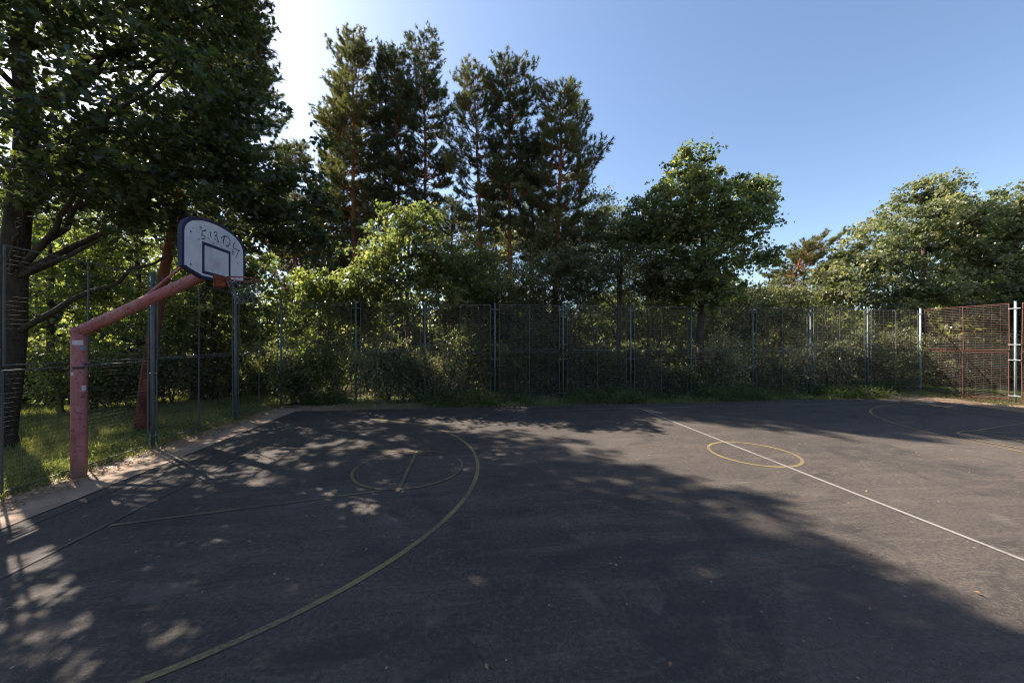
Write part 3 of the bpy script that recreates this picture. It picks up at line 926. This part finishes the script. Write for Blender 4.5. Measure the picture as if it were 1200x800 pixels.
_wire_cache = {}
RW = .0030; WM = M['wire']
def wire_mesh(w, h, variant):
    key = (round(w, 1), round(h, 2), variant, RW)
    if key in _wire_cache: return _wire_cache[key]
    g = np.random.default_rng(variant * 17 + int(h * 100))
    tb = Tubes()
    nh = int(h / .062); nv_ = max(3, int(w / .20))
    amp = .012 + .012 * variant
    ph = g.random() * 6
    k = 9
    xs = np.linspace(0, w, k)
    def bulge(x, z): return amp * np.sin(x * 2.2 + ph) * np.sin(z * 1.9 + ph * 2)
    for i in range(1, nh):
        z = h * i / nh
        zz = z + .004 * np.sin(xs * 3 + i * .3 + ph) + g.normal() * .002
        tb.add(np.c_[xs, bulge(xs, z), zz], np.full(k, RW * 1.35), 4)
    for i in range(1, nv_):
        x = w * i / nv_
        z = np.linspace(0, h, k)
        tb.add(np.c_[np.full(k, x), bulge(x, z) + .005, z], np.full(k, RW * .75), 4)
    me = tb.mesh('wire_mesh', WM)
    _wire_cache[key] = me
    return me
_frame_cache = {}
def frame_mesh(w, h, mat):
    key = (round(w, 2), round(h, 2), mat.name)
    if key in _frame_cache: return _frame_cache[key]
    mb = MB(); t = .018; d = .010
    mb.box(0, t, -d, d, 0, h); mb.box(w - t, w, -d, d, 0, h)
    mb.box(t, w - t, -d, d, 0, t); mb.box(t, w - t, -d, d, h - t, h)
    mb.box(w/2 - .009, w/2 + .009, -.028, -d - .002, t, h - t)
    me = mb.mesh('panel', mat); _frame_cache[key] = me; return me

def fence(label, p0, dirv, posts, frame_mats, post_mats, gap=.14, z0=.0):
    """posts: distances along the run; frame_mats per bay"""
    rz = math.atan2(dirv[1], dirv[0])
    root = empty('wire_mesh_fence', (float(p0[0]), float(p0[1]), 0), rz)
    tag(root, label, 'fence')
    protos = {}
    for i, s in enumerate(posts):
        m = post_mats[i]
        if m.name not in protos:
            mb = MB(); mb.tube([(0, 0, -.1), (0, 0, 1.7), (0, 0, FH + .05)], .031, 16)
            mb.tube([(0, 0, FH + .045), (0, 0, FH + .062)], .035, 16)
            protos[m.name] = mb.mesh('post', m, True)
        o = link('post', protos[m.name], root, (s, 0, 0))
        # clamps that carry the panels
        lo = -gap if i > 0 else -.045; hi = gap if i < len(posts) - 1 else .045
        ck = (m.name, lo, hi)
        if ck not in protos:
            mb = MB()
            mb.box(lo, hi, -.052, -.044, 0, .028)
            mb.box(-.05, .05, -.0435, .046, .003, .025)
            protos[ck] = mb.mesh('clamp', m)
        for z in (.22, 1.45, 1.98, 3.22): link('clamp', protos[ck], o, (0, 0, z))
    for i in range(len(posts) - 1):
        a, b = posts[i] + gap, posts[i + 1] - gap
        for (zb, h) in ((.07, 1.66), (1.77, 1.64)):
            w_ = b - a
            me = frame_mesh(w_, h, frame_mats[i])
            pn = link('panel', me, root, (a, .012 * math.sin(i * 3.1 + zb), zb + .012 * math.sin(i * 1.7 + zb * 4)))
            pn.rotation_euler = (R(.5) * math.sin(i * 2.3 + zb), R(.35) * math.sin(i * 4.1 + zb * 2), R(.4) * math.sin(i * 5.3 + zb))
            wm = link('wire_mesh', wire_mesh(w_, h, (i * 2 + int(zb)) % 3), pn, (0, 0, 0))
            wm.scale = (w_ / max(1e-6, round(w_, 1)), 1, 1) if False else (1, 1, 1)
    return root

VB = 6.45
bu = [-11.45] + [proj_u(px, VB) for px in (417, 498, 580, 660, 739, 810, 882, 950, 1017)]
UR = 13.35
p0 = C1 + bu[0] * U + VB * V
posts = [u - bu[0] for u in bu] + [UR - bu[0]]
print('back posts', np.round(posts, 2), 'last px')
fence('long grey wire mesh fence along the back of the court in front of the shrubs', p0, U, posts,
      [M['frame_grey']] * 10, [M['post']] * 10 + [M['galv']])
# left run, from the back corner towards and past the camera
lv = [proj_v(276, -11.5), proj_v(179, -11.5)]
print('left posts', lv)
pl = C1 - 11.5 * U + (VB) * V
posts = [0, VB - lv[0], VB - lv[1]]
posts += [posts[-1] + 2.35, posts[-1] + 4.8]
RW = .0015; WM = M['wire_dark']
lf = fence('grey wire mesh fence with blue-grey posts behind the basketball hoop', pl + np.array([0, 0]), -V, posts,
      [M['frame_grey']] * 4, [M['post']] * 5, gap=.10)
# drop the shared corner post of the left run
rv = proj_v(1190, UR)
print('right posts', rv)
pr = C1 + UR * U + VB * V
posts = [0, VB - rv, (VB - rv) + 2.45, (VB - rv) + 4.9]
RW = .0023; WM = M['wire_red']
rf = fence('wire mesh fence with rusty red panel frames along the dirt strip', pr, -V, posts, [M['frame_red']] * 3, [M['galv']] * 4)
for r_ in (lf, rf):
    first = [c for c in r_.children if c.name.startswith('post')][0]
    for c in list(first.children): bpy.data.objects.remove(c)
    bpy.data.objects.remove(first)

# ------------------------------------------------------------------ vegetation
def W(px, py, d):
    return np.array([(px - 600) / F * d, d, CAMH + (400 - py) / F * d])
def B(base, px, py, d, rx, ry, rz, *w):
    q = W(px, py, d)
    return (q[0] - base[0], q[1] - base[1], q[2], rx, ry, rz) + tuple(w)

# the big maple that overhangs the hoop
mb0 = np.array([-10.1, 6.85])
mbl = [(-9.6,7.2,8.6,3.6,3.4,3.6,5), (-7.0,7.3,9.0,1.7,1.7,2.1,2.2), (-6.2,7.5,6.3,1.85,2.0,1.2,2.2), (-10.6,9.3,6.4,2.2,1.6,1.5,1.2), (-9.9,6.2,8.8,2.2,1.6,1.6,1.6), (-7.4,6.9,10.6,1.5,1.5,1.2,.9), (-5.5,8.2,5.0,1.3,1.6,.85,1.4),
       (-8.2,6.5,5.5,2.4,2.0,.9,2.8), (-6.9,7.1,4.75,1.7,1.7,.6,.9), (-9.9,7.4,12.0,2.6,2.6,2.0,1.6), (-11.5,5.6,6.2,2.2,2.2,1.6,1.4)]
mbl = [(b[0]-mb0[0], b[1]-mb0[1]) + tuple(b[2:]) for b in mbl]
rel = lambda x, y, z: (x - mb0[0], y - mb0[1], z)
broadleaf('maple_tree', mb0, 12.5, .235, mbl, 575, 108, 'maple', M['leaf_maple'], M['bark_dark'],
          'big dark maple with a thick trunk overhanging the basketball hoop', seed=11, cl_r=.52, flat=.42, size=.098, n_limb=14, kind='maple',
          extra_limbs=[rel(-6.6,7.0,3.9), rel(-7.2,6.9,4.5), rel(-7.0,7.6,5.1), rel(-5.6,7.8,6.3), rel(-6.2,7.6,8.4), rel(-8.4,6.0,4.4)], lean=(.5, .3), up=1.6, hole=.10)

# pines behind the back fence
pines = [
 (416, 19.5, 42, 1.85, 7.2, 'needle_olive', 'tallest slim pine, at the left end of the pine row', .15, 1.5),
 (403, 21.5, 100, 1.5, 5.5, 'needle', 'pine with a bare red trunk hidden behind the tallest pine', .12, 1.3),
 (452, 19.8, 68, 1.25, 9.0, 'needle', 'narrow dark pine just right of the tallest pine', .12, 1.5),
 (471, 19.3, 62, 1.25, 9.0, 'needle', 'narrow pine between two slim pines above the bright maple', .12, 1.6),
 (498, 18.8, 54, 1.65, 8.0, 'needle', 'slim pine with upswept top above the bright green maple', .13, 1.4),
 (566, 16.4, 84, 1.4, 7.2, 'needle_olive', 'pine with a long bare orange trunk rising from behind the fence', .13, 1.3),
 (598, 16.4, 78, 1.3, 7.0, 'needle', 'pine with the pointed top next to the broad pine', .12, 1.7),
 (650, 15.5, 108, 2.0, 5.0, 'needle_olive', 'broad spreading pine at the right end of the pine row', .17, 1.0),
 (530, 22.0, 228, 2.0, 3.5, 'needle', 'shaded pine in the gap between the two clumps of pines', .12, 1.0),
 (582, 23.0, 195, 2.0, 3.5, 'needle', 'shaded pine behind the pines with bare orange trunks', .12, 1.0),
 (440, 22.5, 205, 2.0, 4.0, 'needle', 'shaded pine low behind the tallest pine and the bright maple', .12, 1.0),
 (624, 16.6, 160, 1.2, 6.0, 'needle', 'pine squeezed between the pointed pine and the broad pine', .11, 1.1),
 (345, 22.0, 175, 2.2, 4.0, 'needle_olive', 'hazy pine seen in the sky gap beside the big maple', .14, 1.1),
 (386, 21.0, 225, 2.1, 2.6, 'needle_brown', 'low brownish pine left of the bright green maple', .13, 1.0),
]
for i, (px, d, top, rad, c0, mt, lab, r, ts) in enumerate(pines):
    h = CAMH + (400 - top) / F * d
    pine('pine_tree', at(px, d), h, r, c0, rad, lab, M[mt], 40 + i, lean=(rng.normal() * .25, 0), top_sharp=ts, group='pines behind the back fence', tufts=1.15, density=(1.35 if px == 650 else 1.0))
pine('pine_tree', (-11.0, 12.2), 13.6, .16, 6.0, 2.2, 'tall pine rising behind the big maple above its crown', M['needle'], 71, lean=(1.3, 0), bark=M['bark_dark'], group='pines left of the court', tufts=1.2)
pine('pine_tree', (-8.85, 8.35), 11.5, .12, 8.0, 1.5, 'pine with an orange red trunk standing right behind the left fence', M['needle'], 72, lean=(1.6, .8), bark=M['bark_red'], group='pines left of the court')
pine('pine_tree', at(905, 20), CAMH + 116/F*20, .15, 3.6, 2.3, 'small wind-bent pine showing right of the tall leafy tree', M['needle_olive'], 73, lean=(2.0, 0), side=.2, tufts=1.5)

def tree(px, d, blobs, n_cl, lpc, mat, label, trunk_r=.12, trunk_top=None, bark='bark', cat='tree', name='leafy_tree', **kw):
    base = at(px, d)
    kw['size'] = kw['size'] * .74; lpc = int(lpc * 1.35)
    bl = [B(base, *b) for b in blobs]
    th = trunk_top or max(b[2] for b in bl) + .2
    return broadleaf(name, base, th, trunk_r, bl, n_cl, lpc, None, M[mat], M[bark], label, cat, **kw)

# bright maple in front of the pines
tree(478, 13.3, [(480,288,13.0,1.6,1.3,1.7,3), (505,330,13.0,2.0,1.2,1.5,2.6), (436,338,12.7,1.3,1.0,1.2,1.6), (480,240,13.0,.7,.8,.7,.5)],
     190, 70, 'leaf_mid', 'bright green maple in front of the slim pines', seed=21, size=.15, kind='star', cl_r=.55, group='leafy trees behind the back fence')
# tall leafy tree right of centre
tree(620, 19.5, [(575,300,19.5,2.4,1.8,2.0,2), (625,285,19.5,2.4,1.8,2.2,2), (680,275,19.5,2.6,1.8,2.4,2.4), (735,285,19.5,2.4,1.8,2.4,2), (535,310,19.5,2.2,1.8,1.8,1.4)],
     400, 60, 'leaf_dark', 'dark tree far behind the bare orange pine trunks', seed=35, size=.16, cl_r=.7, group='leafy trees behind the back fence')
tree(822, 14.2, [(815,258,14.2,1.9,1.8,1.8,3.4), (808,203,14.2,.9,.9,.95,.9), (768,252,14.1,1.25,1.1,1.3,1.6), (868,250,14.2,1.2,1.1,1.2,1.1), (885,225,14.2,.5,.5,.4,.3), (815,325,13.9,2.2,1.6,1.3,3.2), (880,300,14.2,1.0,.9,.6,.5)],
     420, 70, 'leaf_mid', 'tall leafy tree with sunlit top right of the broad pine', seed=22, size=.16, kind='star', cl_r=.55, trunk_r=.16, group='leafy trees behind the back fence')
tree(728, 14.8, [(728,278,14.8,1.4,1.3,1.6,2), (690,310,14.6,1.9,1.3,1.3,3), (758,322,14.6,1.7,1.3,1.4,3), (700,258,15.2,1.2,1.2,1.1,1.2)],
     350, 75, 'leaf_dark', 'dark dense tree between the broad pine and the tall leafy tree', seed=23, size=.13, cl_r=.6, group='leafy trees behind the back fence')
tree(640, 15.0, [(620,330,14.4,1.7,1.6,1.3,2), (665,335,14.4,1.8,1.4,1.2,2), (600,372,15.2,1.6,1.4,.9,1.2), (650,375,15.2,1.8,1.3,.9,1.5)],
     300, 75, 'leaf_dark', 'dull green tree filling the space below the broad pine', seed=24, size=.12, cl_r=.55, group='leafy trees behind the back fence')
tree(548, 15.8, [(545,310,15.8,1.4,1.4,1.5,2), (560,350,15.8,1.6,1.4,1.3,2)],
     170, 75, 'leaf_mid', 'half-hidden tree between the bright maple and the bare orange trunk', seed=25, size=.13, group='leafy trees behind the back fence')
tree(385, 12.9, [(382,340,12.8,1.3,.8,1.0,2), (415,362,12.8,1.0,.7,.9,1.3), (345,378,12.6,.9,.6,.9,1.0)],
     100, 70, 'leaf_lime', 'small sunlit maple by the back corner of the fence', seed=26, size=.15, kind='star', group='leafy trees behind the back fence')
tree(915, 17.5, [(905,358,17.5,1.9,1.6,1.1,2), (935,352,17.5,1.4,1.4,.8,1.2), (870,365,17.2,1.7,1.5,1.3,2)],
     210, 70, 'leaf_dark', 'dark tree under the wind-bent pine', seed=27, size=.14, group='leafy trees behind the back fence')
# oaks on the right
tree(1085, 18.2, [(1085,270,18.2,2.3,2.3,2.1,4), (1090,232,18.2,1.2,1.2,.9,1), (1025,305,18.0,1.9,1.8,1.8,2.6), (1140,300,18.0,2.0,1.8,1.8,2.6), (985,335,17.8,1.2,1.3,1.1,1), (1070,345,17.8,2.8,1.8,1.5,3.3)],
     560, 66, 'leaf_oak', 'broad rounded oak with olive leaves behind the right end of the back fence', seed=28, size=.165, kind='star', cl_r=.6, trunk_r=.2, group='oaks on the right')
tree(1195, 18.4, [(1185,262,18.4,2.1,2.1,1.6,3), (1230,270,18.4,2.6,2.2,2.4,3.5), (1160,285,18.4,1.6,1.6,1.6,2), (1148,250,18.4,1.3,1.4,1.0,1.3), (1200,345,18.0,2.9,2.0,1.8,3.5), (1290,300,18.4,2.6,2.4,2.6,3)],
     560, 66, 'leaf_oak', 'olive oak cut off by the right edge of the picture', seed=29, size=.165, kind='star', cl_r=.6, trunk_r=.2, group='oaks on the right')
# backlit trees beyond the left fence
tree(60, 11.5, [(60,330,11.5,2.0,1.6,1.5,3), (30,280,11.8,1.6,1.5,1.4,2), (110,300,11.8,1.5,1.4,1.5,2), (60,395,11.2,2.2,1.2,1.0,1)],
     130, 66, 'leaf_lime', 'backlit yellow-green tree between the big maple trunk and the hoop pole', seed=31, size=.15, kind='star', cl_r=.6, bark='bark_dark', group='leafy trees beyond the left fence')
tree(165, 12.8, [(165,330,12.8,1.8,1.6,1.6,3), (200,375,12.6,1.6,1.3,1.2,2), (120,370,12.6,1.5,1.3,1.2,2), (190,280,13,1.5,1.4,1.2,1.6), (175,215,12.8,1.7,1.5,1.5,2.2), (120,215,12.6,1.7,1.5,1.6,2), (70,190,12.4,1.7,1.5,1.8,2)],
     215, 66, 'leaf_lime', 'backlit yellow-green tree behind the slanted arm of the hoop', seed=32, size=.14, kind='star', cl_r=.6, bark='bark_dark', group='leafy trees beyond the left fence')
tree(250, 12.6, [(255,335,12.4,1.3,1.1,1.3,3), (285,365,12.0,1.1,.9,1.1,1.6), (225,385,12.2,1.3,1.1,1.1,2), (300,320,12.4,1.0,.9,.9,1.2), (240,280,12.6,1.4,1.2,1.2,1.5)],
     150, 66, 'leaf_mid', 'green tree seen below the basketball backboard', seed=33, size=.14, kind='star', cl_r=.6, bark='bark_dark', group='leafy trees beyond the left fence')
for i, (px, d, py, mt, lab) in enumerate([
    (30, 17.5, 300, 'leaf_lime', 'distant bright tree left of the maple trunk'), (100, 18.5, 285, 'leaf_lime', 'distant bright tree above the bend of the hoop pole'),
    (215, 18.5, 290, 'leaf_lime', 'distant bright tree behind the backboard')]):
    tree(px, d, [(px,py,d,2.6,2.0,2.4,3), (px+20,py+55,d,2.8,2.0,2.2,3)], 170, 55, mt, lab, seed=60 + i, size=.19, kind='star', cl_r=.8, group='leafy trees beyond the left fence')

for i, (px, d, py, hw, mt, lab) in enumerate([
    (440, 16.8, 355, 1.9, 'leaf_dark', 'shaded young tree below the tallest pine'),
    (520, 17.0, 350, 2.0, 'leaf_dark', 'shaded young tree right of the bright maple foot'),
    (600, 17.2, 355, 2.0, 'leaf_mid', 'young tree between the feet of the bare orange trunks'),
    (680, 17.4, 352, 2.1, 'leaf_dark', 'shaded young tree under the broad pine'),
    (760, 17.6, 358, 2.1, 'leaf_dark', 'shaded young tree behind the crooked bare stem'),
    (835, 17.8, 362, 2.1, 'leaf_mid', 'young tree behind the foot of the tall leafy tree'),
    (900, 18.2, 382, 2.1, 'leaf_dry', 'pale young tree left of the wind-bent pine foot'),
    (960, 18.6, 380, 2.2, 'leaf_oak', 'olive young tree between the wind-bent pine and the broad oak')]):
    tree(px, d, [(px-25,py,d,hw,1.3,1.5,2), (px+25,py+12,d-.3,hw,1.3,1.5,2), (px,py+50,d-.6,hw*1.1,1.2,1.2,2)], 140, 50, mt, lab, trunk_r=.07, seed=80 + i, size=.15, cl_r=.55, name='young_tree', group='understorey behind the back fence')

# shrubs along the outside of the fences
def shrub(px, d, hw, top, mat, label, seed, n_cl=110, lpc=62, size=.10, kind='fold', name='shrub', cat='shrub', group='shrubs behind the back fence', zb=.3, dd=.45):
    d = d - dd
    base = at(px, d)
    h = CAMH + (400 - top) / F * d
    g = np.random.default_rng(seed)
    bl = []
    for i in range(5):
        r = hw * g.uniform(.45, .75)
        hz = h * g.uniform(.22, .34)
        bl.append((g.uniform(-1, 1) * (hw - r), g.normal() * .25, g.uniform(zb + hz * .6, h - hz), r, .62 * r + .25, hz))
    bl.append((0, 0, h * .35, hw * .8, .7, h * .34))
    return broadleaf(name, base, h * .8, .03, bl, n_cl, lpc, None, M[mat], M['bark'], label, cat, group, seed=seed, cl_r=.36, size=size, n_limb=6, kind=kind,
                     part_names=('stems', 'foliage'), stems=4, flat=.75, hole=.5, shell=.42, up=.7)
sh = [
 (352, 12.5, .8, 412, 'leaf_mid', 'low sunlit bush in the back left corner of the fence'),
 (388, 12.7, 1.0, 385, 'leaf_lime', 'sunlit olive bush behind the first bay of the back fence'),
 (440, 12.9, 1.1, 380, 'leaf_dry', 'pale leaved bush behind the second bay of the back fence'),
 (478, 12.9, 1.0, 402, 'leaf_oak', 'sunlit bush beneath the bright maple pressing on the wire'),
 (520, 13.2, 1.2, 385, 'leaf_dry', 'dull bush beside the foot of the bright maple'),
 (562, 13.5, 1.2, 372, 'leaf_mid', 'shaded bush at the foot of the bare orange pine trunk'),
 (612, 13.7, 1.3, 368, 'leaf_mid', 'dark bush behind the fence below the pointed pine'),
 (655, 13.9, 1.2, 375, 'leaf_dark', 'dark bush behind the fence below the broad pine'),
 (700, 14.0, 1.3, 400, 'leaf_mid', 'low dark bush left of the bare crooked stems'),
 (752, 14.3, 1.2, 405, 'leaf_dark', 'low dark bush around the bare crooked stems'),
 (800, 14.5, 1.3, 420, 'leaf_mid', 'low dark bush under the tall leafy tree'),
 (842, 14.8, 1.3, 378, 'leaf_dry', 'olive bush catching sun right of the tall leafy tree trunk'),
 (890, 15.0, 1.2, 395, 'leaf_mid', 'green bush in the shade behind the fence below the wind-bent pine'),
 (925, 15.2, 1.2, 400, 'leaf_dry', 'sunlit olive bush right of the shaded green one'),
 (968, 15.4, 1.3, 385, 'leaf_dry', 'sunlit olive bush below the left side of the broad oak'),
 (1010, 15.6, 1.3, 372, 'leaf_oak', 'sunlit bush left of the middle of the broad oak'),
 (1052, 15.8, 1.3, 380, 'leaf_oak', 'bush under the broad oak near the fence corner'),
 (1105, 16.2, 1.5, 372, 'leaf_oak', 'bush just behind the first rusty red fence panel'),
 (1165, 16.8, 1.7, 375, 'leaf_dry', 'bush showing between the rusty red panels at the right'),
 (1230, 17.0, 1.9, 370, 'leaf_oak', 'bush at the right edge behind the rusty fence'),
]
for i, a in enumerate(sh):
    shrub(*a, seed=200 + i, n_cl=165, lpc=48, size=.078 + .003 * (i % 4))
ls = [
 (95, 10.4, 1.3, 395, 'leaf_lime', 'backlit bush right behind the hoop pole'),
 (150, 11.0, 1.2, 405, 'leaf_dark', 'dark bush between the hoop pole and the first fence post'),
 (205, 11.8, 1.3, 385, 'leaf_dark', 'dark bush right of the orange red pine trunk'),
 (245, 12.8, 1.3, 392, 'leaf_dark', 'dark bush below the backboard beyond the left fence'),
 (290, 13.4, 1.3, 398, 'leaf_mid', 'dark green bush left of the back corner post'),
 (325, 13.8, 1.1, 380, 'leaf_oak', 'olive bush behind the back corner post'),
 (45, 12.0, 1.4, 425, 'leaf_lime', 'low bright bush right of the big maple trunk'),
 (0, 12.5, 1.6, 400, 'leaf_mid', 'low green bush behind the big maple trunk'),
]
for i, a in enumerate(ls):
    shrub(*a, seed=300 + i, dd=0, n_cl=110, lpc=52, size=.088, group='bushes beyond the left fence')

# thin bare stems behind the fence
def stem(px, d, h, r, lean, label, seed, bark='bark'):
    g = np.random.default_rng(seed); b = at(px, d)
    root = empty('bare_sapling', (float(b[0]), float(b[1]), 0)); tag(root, label, 'sapling', 'bare stems behind the back fence')
    tb = Tubes(); k = 9; t = np.linspace(0, 1, k)
    pts = np.c_[lean * t + np.cumsum(g.normal(size=k)) * .03, g.normal(size=k) * .03, t * h - .05]
    tb.add(pts, r * (1 - .6 * t), 8)
    for q in range(5):
        i = g.integers(3, k - 1); az = g.random() * 6.28; L = g.uniform(.5, 1.3)
        tb.add(curve(pts[i], pts[i] + np.array([math.cos(az) * L, math.sin(az) * L, L * .8]), g), np.linspace(r * .4, .004, 7), 5)
    link('trunk', tb.mesh('trunk', M[bark]), root)
stem(752, 13.7, 5.0, .05, .55, 'crooked bare stem leaning right behind the middle of the fence', 1)
stem(727, 14.6, 5.6, .09, -.1, 'thick bare trunk left of the crooked leaning stem', 2)
stem(704, 14.2, 4.6, .04, -.5, 'thin bare stem leaning left behind the fence', 3)
stem(894, 14.6, 3.2, .035, .05, 'thin upright stem among sunlit olive bushes', 4)
stem(971, 14.8, 3.6, .05, -.1, 'dark thin trunk in front of the broad oak', 5)
stem(335, 15.0, 6.0, .06, .3, 'thin trunk behind the back corner post', 6)

# far-off wood closing the view, plus an unseen ring added behind the camera
g = np.random.default_rng(99)
def wood(name, arc0, arc1, r0, r1, hmax, n, size, mat, seed):
    g = np.random.default_rng(seed)
    nc = n // 60
    a = g.uniform(R(arc0), R(arc1), nc); r = g.uniform(r0, r1, nc)
    hh = hmax * (.7 + .3 * np.sin(a * 23 + seed) * np.sin(a * 9)) * (r / r1) ** .5
    z = hh * g.random(nc) ** .8
    cen = np.c_[np.sin(a) * r, np.cos(a) * r, z]
    ci = np.repeat(np.arange(nc), 60); N = len(ci)
    q = rnd_dir(g, N) * (g.random(N) ** .4)[:, None] * np.array([1.3, 1.3, .8])
    pos = cen[ci] + q; pos[:, 2] = np.abs(pos[:, 2])
    tint = np.clip(.45 + (g.normal(size=nc) * .2)[ci] + g.normal(size=N) * .15, 0, 1)
    o = link(name, leaves_mesh(name, M[mat], 'star', pos, q + g.normal(size=(N, 3)) * .5, rnd_dir(g, N, .8), size * g.uniform(.7, 1.3, N), tint))
    tag(o, kind='stuff')
    return o
wood('woodland', -72, 30, 25, 33, 7.0, 140000, .26, 'leaf_mid', 1)
wood('woodland', 30, 75, 31, 40, 7.5, 60000, .30, 'leaf_mid', 5)
wood('woodland', -66, 30, 20, 25, 2.2, 50000, .22, 'leaf_dark', 2)
wood('woodland', 85, 270, 17, 26, 5.5, 70000, .45, 'leaf_dark', 3)  # unseen tree ring behind the camera, added to block sky light on the court

# grass, weeds and litter
def in_view(p):
    return (np.abs(p[:, 0]) < p[:, 1] * 1.6 + .5) & (p[:, 1] > 1.2)
def court_to_world(u, v):
    return C1[0] + u * U[0] + v * V[0], C1[1] + u * U[1] + v * V[1]
def grass(name, n, u0, u1, v0, v1, h, mat, seed, clump=1.2, wd=.006, dens=None):
    g = np.random.default_rng(seed)
    u = g.uniform(u0, u1, n); v = g.uniform(v0, v1, n)
    k = np.sin(u * 2.1 + seed) * np.sin(v * 1.7) + np.sin(u * 5.3) * np.sin(v * 4.7 + seed) * .6 + g.normal(size=n) * .45
    keep = k > (-.4 if dens is None else dens)
    u, v, k = u[keep], v[keep], k[keep]
    x, y = court_to_world(u, v)
    pos = np.c_[x, y, np.zeros(len(x)) + .002]
    m = in_view(pos); pos = pos[m]; k = k[m]; N = len(pos)
    d = rnd_dir(g, N, 2.2); d[:, 2] = np.abs(d[:, 2])
    sz = h * g.uniform(.45, 1.25, N) * (1 + .25 * np.clip(k, -1, 1.5))
    tint = np.clip(.5 + .15 * k + g.normal(size=N) * .22, 0, 1)
    vv, f, s, kk = scatter('blade', pos, d, rnd_dir(g, N), sz, wd / (sz * 1.0))
    vv = vv.reshape(N, kk, 3); 
    bend = rnd_dir(g, N)[:, :2] * (sz * .35)[:, None]
    vv[:, 2, :2] += bend; vv[:, 1, :2] += bend * .3; vv[:, 3, :2] += bend * .3; vv[:, 2, 2] -= sz * .1
    o = link(name, mesh_np(name, vv.reshape(-1, 3), f, s, mat, np.repeat(tint, kk)))
    tag(o, kind='stuff'); return o
grass('grass', 190000, -20, -11.48, -3.5, 8.5, .14, M['grass'], 3, wd=.008, dens=-.9)
grass('grass', 26000, -9.5, 10.4, 5.25, 7.2, .14, M['grass'], 4, wd=.009, dens=.0)
grass('grass', 5000, -11.6, -11.3, -2, 6.4, .10, M['grass'], 8, wd=.008, dens=-.1)
grass('grass', 9000, 10.8, 13.6, 5.3, 6.9, .10, M['grass'], 9, wd=.008, dens=.2)
def weeds(name, n, u0, u1, v0, v1, h, seed, dens=-.2, size=.06):
    g = np.random.default_rng(seed)
    nc = n // 14
    u = g.uniform(u0, u1, nc); v = g.uniform(v0, v1, nc)
    k = np.sin(u * 1.3 + seed) + np.sin(u * 3.7 + 1) * .6 + g.normal(size=nc) * .5 - (v0 + .35 > v) * .5
    kp = k > dens; u, v, k = u[kp], v[kp], k[kp]; nc = len(u)
    x, y = court_to_world(u, v)
    hh = h * g.uniform(.3, 1.2, nc) * (1 + .3 * np.clip(k, -1, 1))
    ci = np.repeat(np.arange(nc), 14); N = len(ci)
    q = g.normal(size=(N, 3)) * np.array([.09, .09, 0]); q[:, 2] = g.random(N) * hh[ci]
    pos = np.c_[x, y, np.zeros(nc)][ci] + q + np.array([0, 0, .01])
    d = q.copy(); d[:, 2] = .03 + g.normal(size=N) * .04
    tint = np.clip(.45 + (g.normal(size=nc) * .2)[ci] + g.normal(size=N) * .15, 0, 1)
    o = link(name, leaves_mesh(name, M['weed'], 'oval', pos, d + g.normal(size=(N, 3)) * .04, rnd_dir(g, N, 1.2), size * g.uniform(.6, 1.4, N), tint))
    tag(o, kind='stuff')
weeds('weeds', 70000, -7.5, 10.4, 5.25, 7.3, .32, 2)
weeds('weeds', 16000, -10.8, -7.0, 6.15, 7.3, .30, 3, dens=0)
weeds('weeds', 9000, -13.5, -11.6, -1.5, 7.0, .14, 4, dens=.6, size=.038)
weeds('weeds', 9000, 10.4, 13.3, 6.35, 7.3, .35, 5)
def litter(name, n, u0, u1, v0, v1, seed, size=.045, edge=0):
    g = np.random.default_rng(seed)
    u = g.uniform(u0, u1, n); v = g.uniform(v0, v1, n)
    x, y = court_to_world(u, v)
    pos = np.c_[x, y, np.full(n, .026) + g.random(n) * .008]
    m = in_view(pos); pos = pos[m]; N = len(pos)
    d = rnd_dir(g, N); d[:, 2] *= .2
    o = link(name, leaves_mesh(name, M['litter'], 'oval', pos, d, rnd_dir(g, N, 3.5), size * g.uniform(.4, 1.3, N), g.random(N)))
    tag(o, kind='stuff')
litter('leaf_litter', 420, -9.5, 10.6, -5, 5.1, 1, .038)
litter('leaf_litter', 900, 2.5, 10.8, -2, 5.1, 4, .026)
litter('leaf_litter', 1500, -9.5, 10.6, 4.9, 5.45, 2)
litter('leaf_litter', 3000, -11.6, -10.9, -3, 6.3, 3, .05)
litter('leaf_litter', 1200, 10.9, 13.5, 0, 6.5, 5, .05)
